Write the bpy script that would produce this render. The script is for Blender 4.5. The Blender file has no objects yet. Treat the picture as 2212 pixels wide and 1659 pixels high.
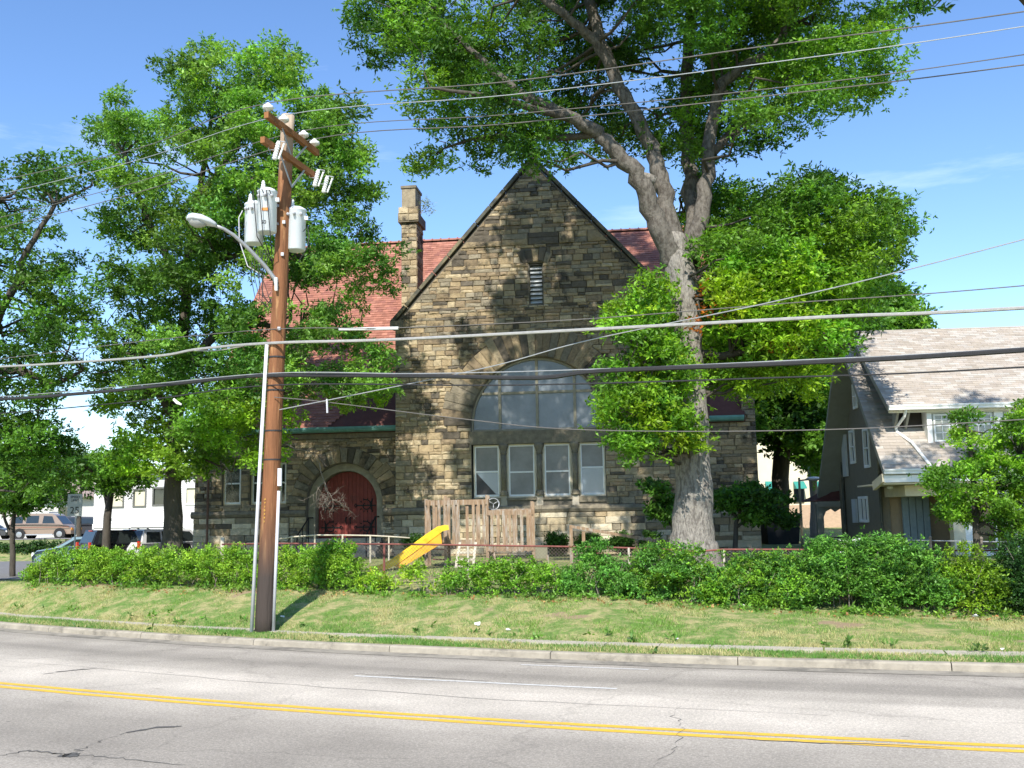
import bpy, bmesh, math, random
import numpy as np
from mathutils import Vector, Matrix
from mathutils.geometry import tessellate_polygon
random.seed(7); rng = np.random.default_rng(7)
S = bpy.context.scene
COL = S.collection

# ------------------------------------------------------------------ camera, sky, sun, exposure
F_, CX, CY, EYE = 2150.0, 1106.0, 829.5, 2.35
RC = Matrix.Rotation(math.pi/2 + math.atan(285.5/F_), 3, 'X') @ Matrix.Rotation(math.radians(-1.0), 3, 'Z')
cam = bpy.data.cameras.new('camera'); cam_o = bpy.data.objects.new('camera', cam); COL.objects.link(cam_o)
cam.sensor_width = 36; cam.lens = 36*F_/2212; cam.clip_end = 3000; cam.clip_start = .1
cam_o.matrix_world = Matrix.Translation((0, 0, EYE)) @ RC.to_4x4()
S.camera = cam_o
SUN_AZ, SUN_EL = math.radians(9), math.radians(44)      # behind the camera, a little to its left
w = bpy.data.worlds.new('World'); S.world = w; w.use_nodes = True
nt = w.node_tree; bg = nt.nodes['Background']
sky = nt.nodes.new('ShaderNodeTexSky'); sky.sky_type = 'NISHITA'; sky.sun_disc = False
sky.sun_elevation = SUN_EL; sky.sun_rotation = math.pi + SUN_AZ
sky.air_density = 1.0; sky.dust_density = .05; sky.ozone_density = 2.6; sky.altitude = 200
tc = nt.nodes.new('ShaderNodeTexCoord'); mp = nt.nodes.new('ShaderNodeMapping'); mp.inputs['Scale'].default_value = (1.2, 2.5, 9)
mp.inputs['Rotation'].default_value = (0, .25, 0)
cn = nt.nodes.new('ShaderNodeTexNoise'); cn.inputs['Scale'].default_value = 1.7; cn.inputs['Detail'].default_value = 7; cn.inputs['Roughness'].default_value = .62
cr = nt.nodes.new('ShaderNodeValToRGB'); cr.color_ramp.elements[0].position = .55; cr.color_ramp.elements[1].position = .85
cr.color_ramp.elements[1].color = (.35, .35, .35, 1)
hs = nt.nodes.new('ShaderNodeHueSaturation'); hs.inputs['Saturation'].default_value = 1.13; hs.inputs['Hue'].default_value = .505; hs.inputs['Value'].default_value = 1.08
mx = nt.nodes.new('ShaderNodeMixRGB'); mx.inputs[2].default_value = (9, 9.6, 10.5, 1)
nt.links.new(tc.outputs['Generated'], mp.inputs[0]); nt.links.new(mp.outputs[0], cn.inputs[0]); nt.links.new(cn.outputs[0], cr.inputs[0])
nt.links.new(sky.outputs[0], hs.inputs['Color']); nt.links.new(hs.outputs[0], mx.inputs[1]); nt.links.new(cr.outputs[0], mx.inputs[0])
nt.links.new(mx.outputs[0], bg.inputs[0]); bg.inputs[1].default_value = .12
sl = bpy.data.lights.new('sun', 'SUN'); sl.energy = 3.9; sl.angle = math.radians(.53); sl.color = (1, .95, .86)
so = bpy.data.objects.new('sun', sl); COL.objects.link(so)
SV = Vector((-math.sin(SUN_AZ)*math.cos(SUN_EL), -math.cos(SUN_AZ)*math.cos(SUN_EL), math.sin(SUN_EL)))
so.rotation_euler = SV.to_track_quat('Z', 'Y').to_euler(); so.location = SV*60
S.view_settings.view_transform = 'Standard'; S.view_settings.look = 'None'; S.view_settings.gamma = 1
S.view_settings.exposure = .95; S.view_settings.use_curve_mapping = False
S.render.engine = 'CYCLES'

# ------------------------------------------------------------------ measuring helpers
def ray(x, y): return RC @ Vector(((x-CX)/F_, -(y-CY)/F_, -1))
def at(x, y, Y): v = ray(x, y); return Vector((0, 0, EYE)) + v*(Y/v.y)
def unproj(p): q = RC.transposed() @ (Vector(p)-Vector((0,0,EYE))); return CX+F_*q.x/-q.z, CY-F_*q.y/-q.z
KC = (24.43, 77.1); KR = 64.75; KP0 = math.atan2(-24.43, 60.0)   # centre and radius of the kerb's curve
def kp(s, d, z=0.0):
    a = KP0 + s/KR
    return (KC[0]+(KR-d)*math.sin(a), KC[1]-(KR-d)*math.cos(a), z)
def kd(x, y): return KR - math.hypot(x-KC[0], y-KC[1])
HX = [-30, -20, -12.5, -6.2, -2.7, 1.75, 5.2, 8.4, 15, 30]
HY = [36, 31, 27, 24, 22.7, 20.9, 19.8, 19.0, 18.0, 17]
HZ = [.75, .75, .77, .72, .65, .62, .42, .32, .3, .3]
def hedge_y(x): return float(np.interp(x, HX, HY))
def sm(t): t = np.clip(t, 0, 1); return t*t*(3-2*t)
def gz(x, y):
    x = np.asarray(x, float); y = np.asarray(y, float)
    d = KR - np.hypot(x-KC[0], y-KC[1])
    hb = np.interp(x, HX, HZ); hy = np.interp(x, HX, HY)
    dh = KR - np.hypot(x-KC[0], hy-KC[1])
    pl = .9 - .6*sm((-12-x)/4)*(1-sm((y-57)/5)) + .35*sm((y-57)/6)
    z = .135 + (hb-.135)*np.clip((d-1.25)/np.maximum(dh-1.25, .5), 0, 1)**.85
    z = np.where(d > dh, hb+(pl-hb)*sm((d-dh)/2.6), z)
    return np.where(d < 0, -.25, z)
def soil(x, y):        # bare, trodden patches on the bank
    x = np.asarray(x, float); y = np.asarray(y, float)
    f = np.sin(x*.83+1.1*np.sin(y*1.3)+.6)*np.cos(y*1.55+.9*np.sin(x*.6))+.55*np.sin(x*2.3+y*1.7+1)*np.cos(y*3.1-x*1.2)+.35*np.sin(x*5.3-y*2.2)*np.cos(y*6.7+x*1.1)
    return np.clip((f-1.0)/.35, 0, 1)
def gzf(x, y): return float(gz(x, y))

# ------------------------------------------------------------------ object helpers
def tag(o, label=None, cat=None, group=None, kind=None):
    if label: o['label'] = label
    if cat: o['category'] = cat
    if group: o['group'] = group
    if kind: o['kind'] = kind
    return o
def empty(name, loc=(0, 0, 0), rz=0, label=None, cat=None, group=None):
    o = bpy.data.objects.new(name, None); COL.objects.link(o); o.location = loc; o.rotation_euler = (0, 0, rz)
    o.empty_display_size = .2
    return tag(o, label, cat, group)
def root_of(p):
    while p.parent: p = p.parent
    return p
def link(name, me, m, parent=None, world=True):
    if m and not me.materials: me.materials.append(m)
    o = bpy.data.objects.new(name, me); COL.objects.link(o)
    if parent:
        o.parent = parent
        if world: me.transform(Matrix.Translation(-root_of(parent).location))
    return o
class MB:
    def __init__(s): s.v = []; s.f = []; s.c = []
    def add(s, vs, fs, col=None):
        b = len(s.v); s.v += [tuple(v) for v in vs]; s.f += [tuple(b+i for i in f) for f in fs]; s.c += [col or (1, 1, 1)]*len(vs)
    def box(s, a, b, col=None, M=None):
        (x0, y0, z0), (x1, y1, z1) = a, b
        vs = [(x0,y0,z0),(x1,y0,z0),(x1,y1,z0),(x0,y1,z0),(x0,y0,z1),(x1,y0,z1),(x1,y1,z1),(x0,y1,z1)]
        if M: vs = [M @ Vector(v) for v in vs]
        s.add(vs, [(0,3,2,1),(4,5,6,7),(0,1,5,4),(1,2,6,5),(2,3,7,6),(3,0,4,7)], col)
    def beam(s, p, q, w, h, up=(0, 0, 1), col=None):
        p = Vector(p); q = Vector(q); d = (q-p).normalized(); u = Vector(up); r = d.cross(u)
        if r.length < .01: r = d.cross(Vector((1, 0, 0)))
        r.normalize(); u = r.cross(d)
        vs = []
        for c in (p, q):
            for a, b in ((-1,-1),(1,-1),(1,1),(-1,1)): vs.append(c + r*(a*w/2) + u*(b*h/2))
        s.add(vs, [(0,1,2,3),(7,6,5,4),(0,4,5,1),(1,5,6,2),(2,6,7,3),(3,7,4,0)], col)
    def tube(s, pts, rad, n=8, col=None, cap=True):
        pts = [Vector(p) for p in pts]
        if not hasattr(rad, '__len__'): rad = [rad]*len(pts)
        vs = []; fs = []; prev = None
        for i, p in enumerate(pts):
            d = (pts[min(i+1, len(pts)-1)] - pts[max(i-1, 0)]).normalized()
            if prev is None:
                r = d.orthogonal().normalized()
            else:
                r = (prev - d*prev.dot(d)).normalized()
            prev = r; u = d.cross(r)
            for k in range(n):
                a = 2*math.pi*k/n; vs.append(p + (r*math.cos(a)+u*math.sin(a))*rad[i])
        for i in range(len(pts)-1):
            for k in range(n):
                k2 = (k+1) % n; fs.append((i*n+k, i*n+k2, (i+1)*n+k2, (i+1)*n+k))
        if cap: fs.append(tuple(range(n-1, -1, -1))); fs.append(tuple((len(pts)-1)*n+k for k in range(n)))
        s.add(vs, fs, col)
    def lathe(s, c, prof, n=16, col=None, ax=None):
        vs = []; fs = []; c = Vector(c)
        Q = Vector((0,0,1)).rotation_difference(Vector(ax)) if ax else None
        for r, z in prof:
            for k in range(n):
                a = 2*math.pi*k/n; q = Vector((r*math.cos(a), r*math.sin(a), z))
                if Q: q = Q @ q
                vs.append(c+q)
        for i in range(len(prof)-1):
            for k in range(n):
                k2 = (k+1) % n; fs.append((i*n+k, i*n+k2, (i+1)*n+k2, (i+1)*n+k))
        fs.append(tuple(range(n-1,-1,-1))); fs.append(tuple((len(prof)-1)*n+k for k in range(n)))
        s.add(vs, fs, col)
    def prism(s, poly, y0, y1, col=None, M=None):      # poly in x,z; extruded along y
        n = len(poly); vs = [(x, y0, z) for x, z in poly]+[(x, y1, z) for x, z in poly]
        if M: vs = [M @ Vector(v) for v in vs]
        s.add(vs, [tuple(range(n-1,-1,-1)), tuple(range(n, 2*n))]+[(i, (i+1) % n, n+(i+1) % n, n+i) for i in range(n)], col)
    def mesh(s, name, colattr=False, smooth=False):
        me = bpy.data.meshes.new(name); me.from_pydata(s.v, [], s.f); me.update()
        if colattr:
            a = me.color_attributes.new('col', 'FLOAT_COLOR', 'POINT')
            c = np.ones((len(s.v), 4), np.float32); c[:, :3] = s.c; a.data.foreach_set('color', c.ravel())
        if smooth: me.polygons.foreach_set('use_smooth', [True]*len(me.polygons))
        return me
    def build(s, name, m, parent=None, world=True, colattr=False, smooth=False):
        return link(name, s.mesh(name, colattr, smooth), m, parent, world)
def one(fn, name, m, parent=None, world=True, **k):
    b = MB(); fn(b); return b.build(name, m, parent, world, **k)

# ------------------------------------------------------------------ materials
def mat(name, c, rough=.8, var=.15, sc=6, bump=.15, bs=40, metal=0, attr=False, spec=.3, stretch=(1,1,1), c2=None, sc2=1.5, t2=(.45, .7), bdist=.02):
    m = bpy.data.materials.new(name); m.use_nodes = True; n = m.node_tree.nodes; L = m.node_tree.links
    p = n['Principled BSDF']; p.inputs['Roughness'].default_value = rough; p.inputs['Metallic'].default_value = metal
    p.inputs['Specular IOR Level'].default_value = spec
    co = n.new('ShaderNodeTexCoord'); mpp = n.new('ShaderNodeMapping'); mpp.inputs['Scale'].default_value = stretch
    L.new(co.outputs['Object'], mpp.inputs[0])
    t = n.new('ShaderNodeTexNoise'); t.inputs['Scale'].default_value = sc; t.inputs['Detail'].default_value = 6; t.inputs['Roughness'].default_value = .65
    L.new(mpp.outputs[0], t.inputs[0])
    mr = n.new('ShaderNodeMapRange'); mr.inputs[1].default_value = .25; mr.inputs[2].default_value = .75
    mr.inputs[3].default_value = 1-var; mr.inputs[4].default_value = 1+var; L.new(t.outputs[0], mr.inputs[0])
    base = None
    if attr:
        a = n.new('ShaderNodeAttribute'); a.attribute_name = 'col'
        m0 = n.new('ShaderNodeMixRGB'); m0.blend_type = 'MULTIPLY'; m0.inputs[0].default_value = 1; m0.inputs[2].default_value = (*c, 1)
        L.new(a.outputs['Color'], m0.inputs[1]); base = m0.outputs[0]
    if c2:
        t2n = n.new('ShaderNodeTexNoise'); t2n.inputs['Scale'].default_value = sc2; t2n.inputs['Detail'].default_value = 8; t2n.inputs['Roughness'].default_value = .7
        L.new(mpp.outputs[0], t2n.inputs[0])
        rp = n.new('ShaderNodeMapRange'); rp.inputs[1].default_value = t2[0]; rp.inputs[2].default_value = t2[1]; rp.interpolation_type = 'SMOOTHSTEP'
        L.new(t2n.outputs[0], rp.inputs[0])
        m2 = n.new('ShaderNodeMixRGB'); m2.inputs[1].default_value = (*c, 1); m2.inputs[2].default_value = (*c2, 1); L.new(rp.outputs[0], m2.inputs[0])
        if base: L.new(base, m2.inputs[1])
        base = m2.outputs[0]
    mm = n.new('ShaderNodeMixRGB'); mm.blend_type = 'MULTIPLY'; mm.inputs[0].default_value = 1; mm.inputs[1].default_value = (*c, 1)
    if base: L.new(base, mm.inputs[1])
    L.new(mr.outputs[0], mm.inputs[2]); L.new(mm.outputs[0], p.inputs['Base Color'])
    if bump:
        tb = n.new('ShaderNodeTexNoise'); tb.inputs['Scale'].default_value = bs; tb.inputs['Detail'].default_value = 5; L.new(mpp.outputs[0], tb.inputs[0])
        b = n.new('ShaderNodeBump'); b.inputs['Strength'].default_value = bump; b.inputs['Distance'].default_value = bdist
        L.new(tb.outputs[0], b.inputs['Height']); L.new(b.outputs[0], p.inputs['Normal'])
    return m
def leafmat(name, tint=(1, 1, 1), trans=.38, rough=.5):
    m = bpy.data.materials.new(name); m.use_nodes = True; n = m.node_tree.nodes; L = m.node_tree.links
    p = n['Principled BSDF']; p.inputs['Roughness'].default_value = rough; p.inputs['Specular IOR Level'].default_value = .35
    a = n.new('ShaderNodeAttribute'); a.attribute_name = 'col'
    t = n.new('ShaderNodeBsdfTranslucent'); x = n.new('ShaderNodeMixShader'); x.inputs[0].default_value = trans
    mt = n.new('ShaderNodeMixRGB'); mt.blend_type = 'MULTIPLY'; mt.inputs[0].default_value = 1; mt.inputs[2].default_value = (*tint, 1)
    my = n.new('ShaderNodeMixRGB'); my.blend_type = 'MULTIPLY'; my.inputs[0].default_value = 1; my.inputs[2].default_value = (1.55, 1.6, .5, 1)
    L.new(a.outputs['Color'], mt.inputs[1]); L.new(mt.outputs[0], p.inputs['Base Color']); L.new(mt.outputs[0], my.inputs[1]); L.new(my.outputs[0], t.inputs[0])
    L.new(p.outputs[0], x.inputs[1]); L.new(t.outputs[0], x.inputs[2]); L.new(x.outputs[0], n['Material Output'].inputs[0])
    return m
def glassmat(name, c, rough=.12, spec=.8, var=.15):
    return mat(name, c, rough, var, 1.2, 0, spec=spec)
M = dict(
 stone=mat('sandstone', (1,1,1), .92, .3, 9, .9, 26, attr=True, c2=(.055,.048,.038), sc2=1.1, t2=(.5,.68), bdist=.03),
 plinth=mat('pale_sandstone', (1,1,1), .92, .22, 9, .9, 30, attr=True, c2=(.16,.15,.12), sc2=2.0, t2=(.6,.85), bdist=.03),
 dress=mat('dressed_stone', (.19,.165,.12), .9, .35, 5, .6, 20, c2=(.33,.27,.175), sc2=1.3, t2=(.5,.7)),
 chimstone=mat('weathered_cap_stone', (.3,.25,.17), .9, .3, 6, .6, 20, c2=(.14,.12,.09), sc2=1.6, t2=(.5,.7)),
 mortar=mat('mortar', (.16,.14,.11), .95, .2, 8, .3, 60),
 tile=mat('red_clay_tile', (1,1,1), .75, .2, 3, .2, 50, attr=True, c2=(.16,.06,.045), sc2=.9, t2=(.55,.85)),
 shingle=mat('asphalt_shingle', (1,1,1), .95, .14, 3, .4, 90, attr=True),
 copper=mat('green_copper', (.13,.3,.27), .6, .25, 3, .1, 20, c2=(.3,.42,.4), sc2=4, t2=(.55,.7)),
 darkcopper=mat('dark_copper_coping', (.07,.07,.055), .7, .35, 4, .2, 20, c2=(.2,.17,.1), sc2=1.2, t2=(.45,.65)),
 white=mat('white_paint', (.82,.82,.8), .55, .06, 4, .08, 30),
 cream=mat('cream_paint', (.68,.6,.44), .6, .12, 4, .15, 30),
 mullion=mat('aged_mullion_paint', (.3,.27,.2), .7, .25, 6, .15, 30),
 glass=glassmat('clouded_glass', (.17,.19,.21), .25, .6, .3), glassgrey=glassmat('screened_glass', (.25,.24,.22), .4, .4, .3),
 glassblue=glassmat('sky_tinted_glass', (.2,.26,.33), .15), darkglass=glassmat('dark_window_glass', (.02,.026,.025), .08),  # blue panes: the reflected sky is put into their base colour
 red=mat('red_door_paint', (.21,.042,.033), .6, .2, 4, .2, 20, c2=(.13,.035,.03), sc2=2.5, t2=(.5,.72)), iron=mat('black_iron', (.015,.015,.016), .55, .1, 5, .1),
 asphalt=None, kerb=mat('kerb_concrete', (.32,.285,.225), .95, .25, 4, .5, 60, c2=(.14,.125,.1), sc2=1.6, t2=(.48,.7)),
 yellow=mat('yellow_road_paint', (.68,.42,.05), .7, .14, 7, .3, 120, c2=(.36,.31,.2), sc2=11, t2=(.55,.68)),
 wpaint=mat('worn_white_road_paint', (.62,.61,.58), .7, .1, 7, .3, 120, c2=(.32,.31,.29), sc2=14, t2=(.5,.66)),
 tar=mat('tar_seal', (.1,.095,.088), .75, .2, 9, .2, 60),
 bark=mat('oak_bark', (.26,.238,.208), .95, .3, 16, 1, 24, stretch=(1,1,.35), bdist=.05, c2=(.13,.115,.1), sc2=13, t2=(.45,.62)),
 shadebark=mat('shaded_limb_bark', (.14,.126,.108), .95, .3, 16, .8, 22, stretch=(1,1,.5), bdist=.04, c2=(.07,.06,.05), sc2=9, t2=(.42,.62)),  # darker copy of oak bark, with the crown's shade put into its colour
 darkbark=mat('dark_bark', (.075,.065,.052), .95, .3, 7, .8, 14, stretch=(1,1,.3), bdist=.05),
 deadwood=mat('dead_grey_wood', (.2,.17,.14), .95, .2, 7, .3, 20),
 pole=None, armwood=mat('crossarm_wood', (.24,.105,.04), .8, .3, 8, .3, 20, stretch=(1,1,1)),
 galv=mat('galvanised_steel', (.42,.43,.44), .45, .12, 5, .05, metal=.5), tank=mat('pale_grey_enamel', (.7,.74,.76), .35, .05, 3, 0, spec=.5),
 porcelain=mat('white_porcelain', (.75,.76,.74), .25, .05, 3, 0, spec=.6),
 lampgrey=mat('lamp_housing_grey', (.55,.57,.58), .4, .06, 3, 0), lens=mat('lamp_lens', (.38,.38,.36), .15, .1, 9, 0, spec=.7),
 pvc=mat('white_conduit', (.6,.6,.62), .45, .05, 2, 0), greypipe=mat('grey_conduit', (.5,.5,.52), .5, .1, 4, 0),
 cable=mat('black_cable', (.03,.03,.032), .6, .2, 9, .1), wire=mat('weathered_wire', (.13,.12,.11), .5, .2, 9, 0), silver=mat('bright_strand', (.4,.39,.37), .45, .2, 12, .1, metal=.3),
 wood=mat('weathered_playground_wood', (.28,.19,.12), .9, .35, 6, .4, 25, stretch=(3,3,.5), c2=(.3,.28,.25), sc2=3, t2=(.45,.7)),
 slide=mat('yellow_plastic', (.78,.52,.03), .5, .12, 5, .1, 30, spec=.4, c2=(.62,.42,.1), sc2=4, t2=(.55,.75)),
 plum=mat('rusty_red_rail', (.2,.07,.055), .7, .3, 9, .2), fencewire=mat('rusty_chain_link', (.16,.12,.1), .6, .3, 12, 0),
 palewood=mat('bleached_post', (.5,.45,.36), .9, .2, 9, .2),
 siding=mat('white_siding', (.6,.59,.58), .6, .05, 2, 0), blind=mat('cream_blind', (.6,.56,.42), .7, .05, 2, 0),
 stucco=mat('grey_brown_stucco', (.2,.175,.13), .95, .1, 4, .4, 80), soffit=mat('olive_grey_paint', (.27,.27,.23), .7, .1, 4, .05),
 teal=mat('teal_awning', (.03,.24,.2), .6, .1, 3, 0), brick=mat('pale_brick', (.46,.33,.23), .9, .2, 5, .2, 30, stretch=(1,1,3)),
 creamwall=mat('cream_wall', (.7,.64,.48), .85, .05, 2, 0), tyre=mat('tyre_rubber', (.02,.02,.02), .8, .1), rim=mat('wheel_rim', (.4,.4,.4), .3, .1, metal=.7),
 redlight=mat('red_lamp', (.5,.03,.02), .25, .05, spec=.6, bump=0), amber=mat('amber_lamp', (.7,.3,.05), .25, .05, bump=0), headl=mat('clear_lamp', (.75,.75,.72), .15, .05, bump=0),
 paper=mat('white_paper', (.8,.8,.8), .8, .05, 6, .2), orange=mat('orange_label', (.6,.22,.05), .6, .05, bump=0), blackp=mat('black_print', (.02,.02,.02), .6, .05, bump=0),
 redbrown=mat('red_brown_boards', (.2,.07,.05), .8, .1), concrete=mat('pale_concrete', (.4,.36,.29), .95, .15, 4, .3, 50),
 leaf=leafmat('oak_leaves'), leafb=leafmat('hedge_leaves', trans=.25), grass=leafmat('grass_blades', trans=.25, rough=.6),
)
def carmat(n, c): return mat(n, c, .25, .03, 2, 0, spec=.6)
# road surface: pale worn asphalt, darker wheel bands along the lanes, fine speckle and cracks
def road_mat():
    m = bpy.data.materials.new('worn_asphalt'); m.use_nodes = True; n = m.node_tree.nodes; L = m.node_tree.links; p = n['Principled BSDF']
    p.inputs['Roughness'].default_value = .85; p.inputs['Specular IOR Level'].default_value = .25
    uv = n.new('ShaderNodeUVMap'); uv.uv_map = 'UVMap'; sp = n.new('ShaderNodeSeparateXYZ'); L.new(uv.outputs[0], sp.inputs[0])
    mp1 = n.new('ShaderNodeMapping'); mp1.inputs['Scale'].default_value = (.05, 1, 1); L.new(uv.outputs[0], mp1.inputs[0])
    wob = n.new('ShaderNodeTexNoise'); wob.inputs['Scale'].default_value = 2.2; wob.inputs['Detail'].default_value = 4; L.new(mp1.outputs[0], wob.inputs[0])
    ad = n.new('ShaderNodeMath'); ad.operation = 'MULTIPLY_ADD'; ad.inputs[1].default_value = .9; L.new(wob.outputs[0], ad.inputs[0]); L.new(sp.outputs[1], ad.inputs[2])
    rp = n.new('ShaderNodeValToRGB'); rp.color_ramp.interpolation = 'EASE'
    mr = n.new('ShaderNodeMapRange'); mr.inputs[1].default_value = -9+.45; mr.inputs[2].default_value = 0+.45; L.new(ad.outputs[0], mr.inputs[0]); L.new(mr.outputs[0], rp.inputs[0])
    def pos(d): return (d+9)/9
    els = [(-9, .3), (-7.4, .22), (-6.3, .235), (-5.4, .31), (-4.9, .34), (-4.1, .41), (-3.1, .40), (-2.55, .31), (-1.7, .215), (-1.25, .27), (-.85, .3), (-.6, .26), (-.15, .22), (0, .15)]
    while len(rp.color_ramp.elements) < len(els): rp.color_ramp.elements.new(.5)
    for e, (d, v) in zip(rp.color_ramp.elements, els): e.position = pos(d); e.color = (v*1.34, v*1.2, v*1.01, 1)
    t = n.new('ShaderNodeTexNoise'); t.inputs['Scale'].default_value = 26; t.inputs['Detail'].default_value = 4; t.inputs['Roughness'].default_value = .8; L.new(uv.outputs[0], t.inputs[0])
    m1 = n.new('ShaderNodeMapRange'); m1.inputs[1].default_value = .3; m1.inputs[2].default_value = .7; m1.inputs[3].default_value = .72; m1.inputs[4].default_value = 1.28; L.new(t.outputs[0], m1.inputs[0])
    t3 = n.new('ShaderNodeTexNoise'); t3.inputs['Scale'].default_value = .8; t3.inputs['Detail'].default_value = 6; L.new(uv.outputs[0], t3.inputs[0])
    m3 = n.new('ShaderNodeMapRange'); m3.inputs[1].default_value = .3; m3.inputs[2].default_value = .7; m3.inputs[3].default_value = .86; m3.inputs[4].default_value = 1.12; L.new(t3.outputs[0], m3.inputs[0])
    vn = n.new('ShaderNodeTexVoronoi'); vn.feature = 'DISTANCE_TO_EDGE'; vn.inputs['Scale'].default_value = .2
    wn = n.new('ShaderNodeTexNoise'); wn.inputs['Scale'].default_value = 1.6; wn.inputs['Detail'].default_value = 5; L.new(uv.outputs[0], wn.inputs[0])
    wm = n.new('ShaderNodeVectorMath'); wm.operation = 'MULTIPLY_ADD'; wm.inputs[1].default_value = (1.1, 1.1, 0); L.new(wn.outputs['Color'], wm.inputs[0]); L.new(uv.outputs[0], wm.inputs[2]); L.new(wm.outputs[0], vn.inputs[0])
    cm = n.new('ShaderNodeMapRange'); cm.inputs[1].default_value = .0; cm.inputs[2].default_value = .009; cm.inputs[3].default_value = .85; cm.inputs[4].default_value = 1; L.new(vn.outputs[0], cm.inputs[0])
    cur = rp.outputs[0]
    m4n = n.new('ShaderNodeMapping'); m4n.inputs['Scale'].default_value = (.55, 2.2, 1); L.new(uv.outputs[0], m4n.inputs[0])
    t4 = n.new('ShaderNodeTexNoise'); t4.inputs['Scale'].default_value = 3.4; t4.inputs['Detail'].default_value = 2; L.new(m4n.outputs[0], t4.inputs[0])
    m4 = n.new('ShaderNodeMapRange'); m4.inputs[1].default_value = .735; m4.inputs[2].default_value = .76; m4.inputs[3].default_value = 1; m4.inputs[4].default_value = .45; L.new(t4.outputs[0], m4.inputs[0])
    t5 = n.new('ShaderNodeTexVoronoi'); t5.inputs['Scale'].default_value = 55; L.new(uv.outputs[0], t5.inputs[0])
    m5 = n.new('ShaderNodeMapRange'); m5.inputs[1].default_value = .1; m5.inputs[2].default_value = .6; m5.inputs[3].default_value = 1.18; m5.inputs[4].default_value = .84; L.new(t5.outputs[0], m5.inputs[0])
    for k in (m1, m3, cm, m4, m5):
        x = n.new('ShaderNodeMixRGB'); x.blend_type = 'MULTIPLY'; x.inputs[0].default_value = 1; L.new(cur, x.inputs[1]); L.new(k.outputs[0], x.inputs[2]); cur = x.outputs[0]
    L.new(cur, p.inputs['Base Color'])
    b = n.new('ShaderNodeBump'); b.inputs['Strength'].default_value = .5; b.inputs['Distance'].default_value = .01; L.new(t.outputs[0], b.inputs['Height']); L.new(b.outputs[0], p.inputs['Normal'])
    return m
M['asphalt'] = road_mat()
def pole_mat():
    m = mat('pole_wood', (.2,.085,.036), .8, .4, 7, .8, 22, stretch=(1,1,.1), c2=(.42,.23,.1), sc2=9, t2=(.52,.72), bdist=.03)
    n = m.node_tree.nodes; L = m.node_tree.links; p = n['Principled BSDF']; src = p.inputs['Base Color'].links[0].from_socket
    co = n.new('ShaderNodeTexCoord'); sp = n.new('ShaderNodeSeparateXYZ'); L.new(co.outputs['Object'], sp.inputs[0])
    r = n.new('ShaderNodeMapRange'); r.inputs[1].default_value = 1.2; r.inputs[2].default_value = 2.6; r.inputs[3].default_value = 1; r.inputs[4].default_value = 0; L.new(sp.outputs[2], r.inputs[0])
    x = n.new('ShaderNodeMixRGB'); x.inputs[2].default_value = (.055,.042,.035,1); L.new(r.outputs[0], x.inputs[0]); L.new(src, x.inputs[1])
    r2 = n.new('ShaderNodeMapRange'); r2.inputs[1].default_value = 9.6; r2.inputs[2].default_value = 10.9; L.new(sp.outputs[2], r2.inputs[0])
    x2 = n.new('ShaderNodeMixRGB'); x2.inputs[2].default_value = (.42,.33,.24,1); L.new(r2.outputs[0], x2.inputs[0]); L.new(x.outputs[0], x2.inputs[1])
    L.new(x2.outputs[0], p.inputs['Base Color']); return m
M['pole'] = pole_mat()
def lawn_mat():
    m = mat('lawn_soil_and_turf', (.11,.19,.04), .95, .35, 16, .9, 50, c2=(.34,.3,.14), sc2=2.3, t2=(.4,.62))
    n = m.node_tree.nodes; L = m.node_tree.links; p = n['Principled BSDF']; src = p.inputs['Base Color'].links[0].from_socket
    a = n.new('ShaderNodeAttribute'); a.attribute_name = 'soil'; co = n.new('ShaderNodeTexCoord')
    t = n.new('ShaderNodeTexNoise'); t.inputs['Scale'].default_value = 7; t.inputs['Detail'].default_value = 6; t.inputs['Roughness'].default_value = .75; L.new(co.outputs['Object'], t.inputs[0])
    ad = n.new('ShaderNodeMath'); ad.operation = 'ADD'; L.new(a.outputs['Fac'], ad.inputs[0]); L.new(t.outputs[0], ad.inputs[1])
    r = n.new('ShaderNodeMapRange'); r.inputs[1].default_value = .8; r.inputs[2].default_value = 1.15; L.new(ad.outputs[0], r.inputs[0])
    sc_ = n.new('ShaderNodeMixRGB'); sc_.inputs[1].default_value = (.34,.24,.15,1); sc_.inputs[2].default_value = (.22,.17,.1,1); L.new(t.outputs[0], sc_.inputs[0])
    x = n.new('ShaderNodeMixRGB'); L.new(sc_.outputs[0], x.inputs[2]); L.new(r.outputs[0], x.inputs[0]); L.new(src, x.inputs[1]); L.new(x.outputs[0], p.inputs['Base Color'])
    return m
M['lawn'] = lawn_mat()

# ------------------------------------------------------------------ ground, road, kerb, pavement, lawn
def grid(name, xs, ys, zf, m):
    X, Y = np.meshgrid(xs, ys); Z = zf(X, Y); nx, ny = len(xs), len(ys)
    v = np.stack([X.ravel(), Y.ravel(), Z.ravel()], 1)
    i = np.arange(nx*ny).reshape(ny, nx); f = np.stack([i[:-1,:-1].ravel(), i[:-1,1:].ravel(), i[1:,1:].ravel(), i[1:,:-1].ravel()], 1)
    me = bpy.data.meshes.new(name); me.from_pydata(v.tolist(), [], f.tolist()); me.materials.append(m); me.polygons.foreach_set('use_smooth', [True]*len(f))
    o = bpy.data.objects.new(name, me); COL.objects.link(o); return o
def gsheet(X, Y):
    d = KR - np.hypot(X-KC[0], Y-KC[1]); near = (d < 8.6) & (Y < 50)
    return np.where(near, -.6, gz(X, np.where(near, 40, Y)))
axx = np.concatenate([[-900,-500,-300,-180,-120,-90,-70], np.arange(-60, 61, 1.0), [70,90,120,180,300,500,900]])
axy = np.concatenate([[-200,-100,-60,-30,-10], np.arange(0, 90, 1.0), [95,105,120,150,200,300,500,1200]])
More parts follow.
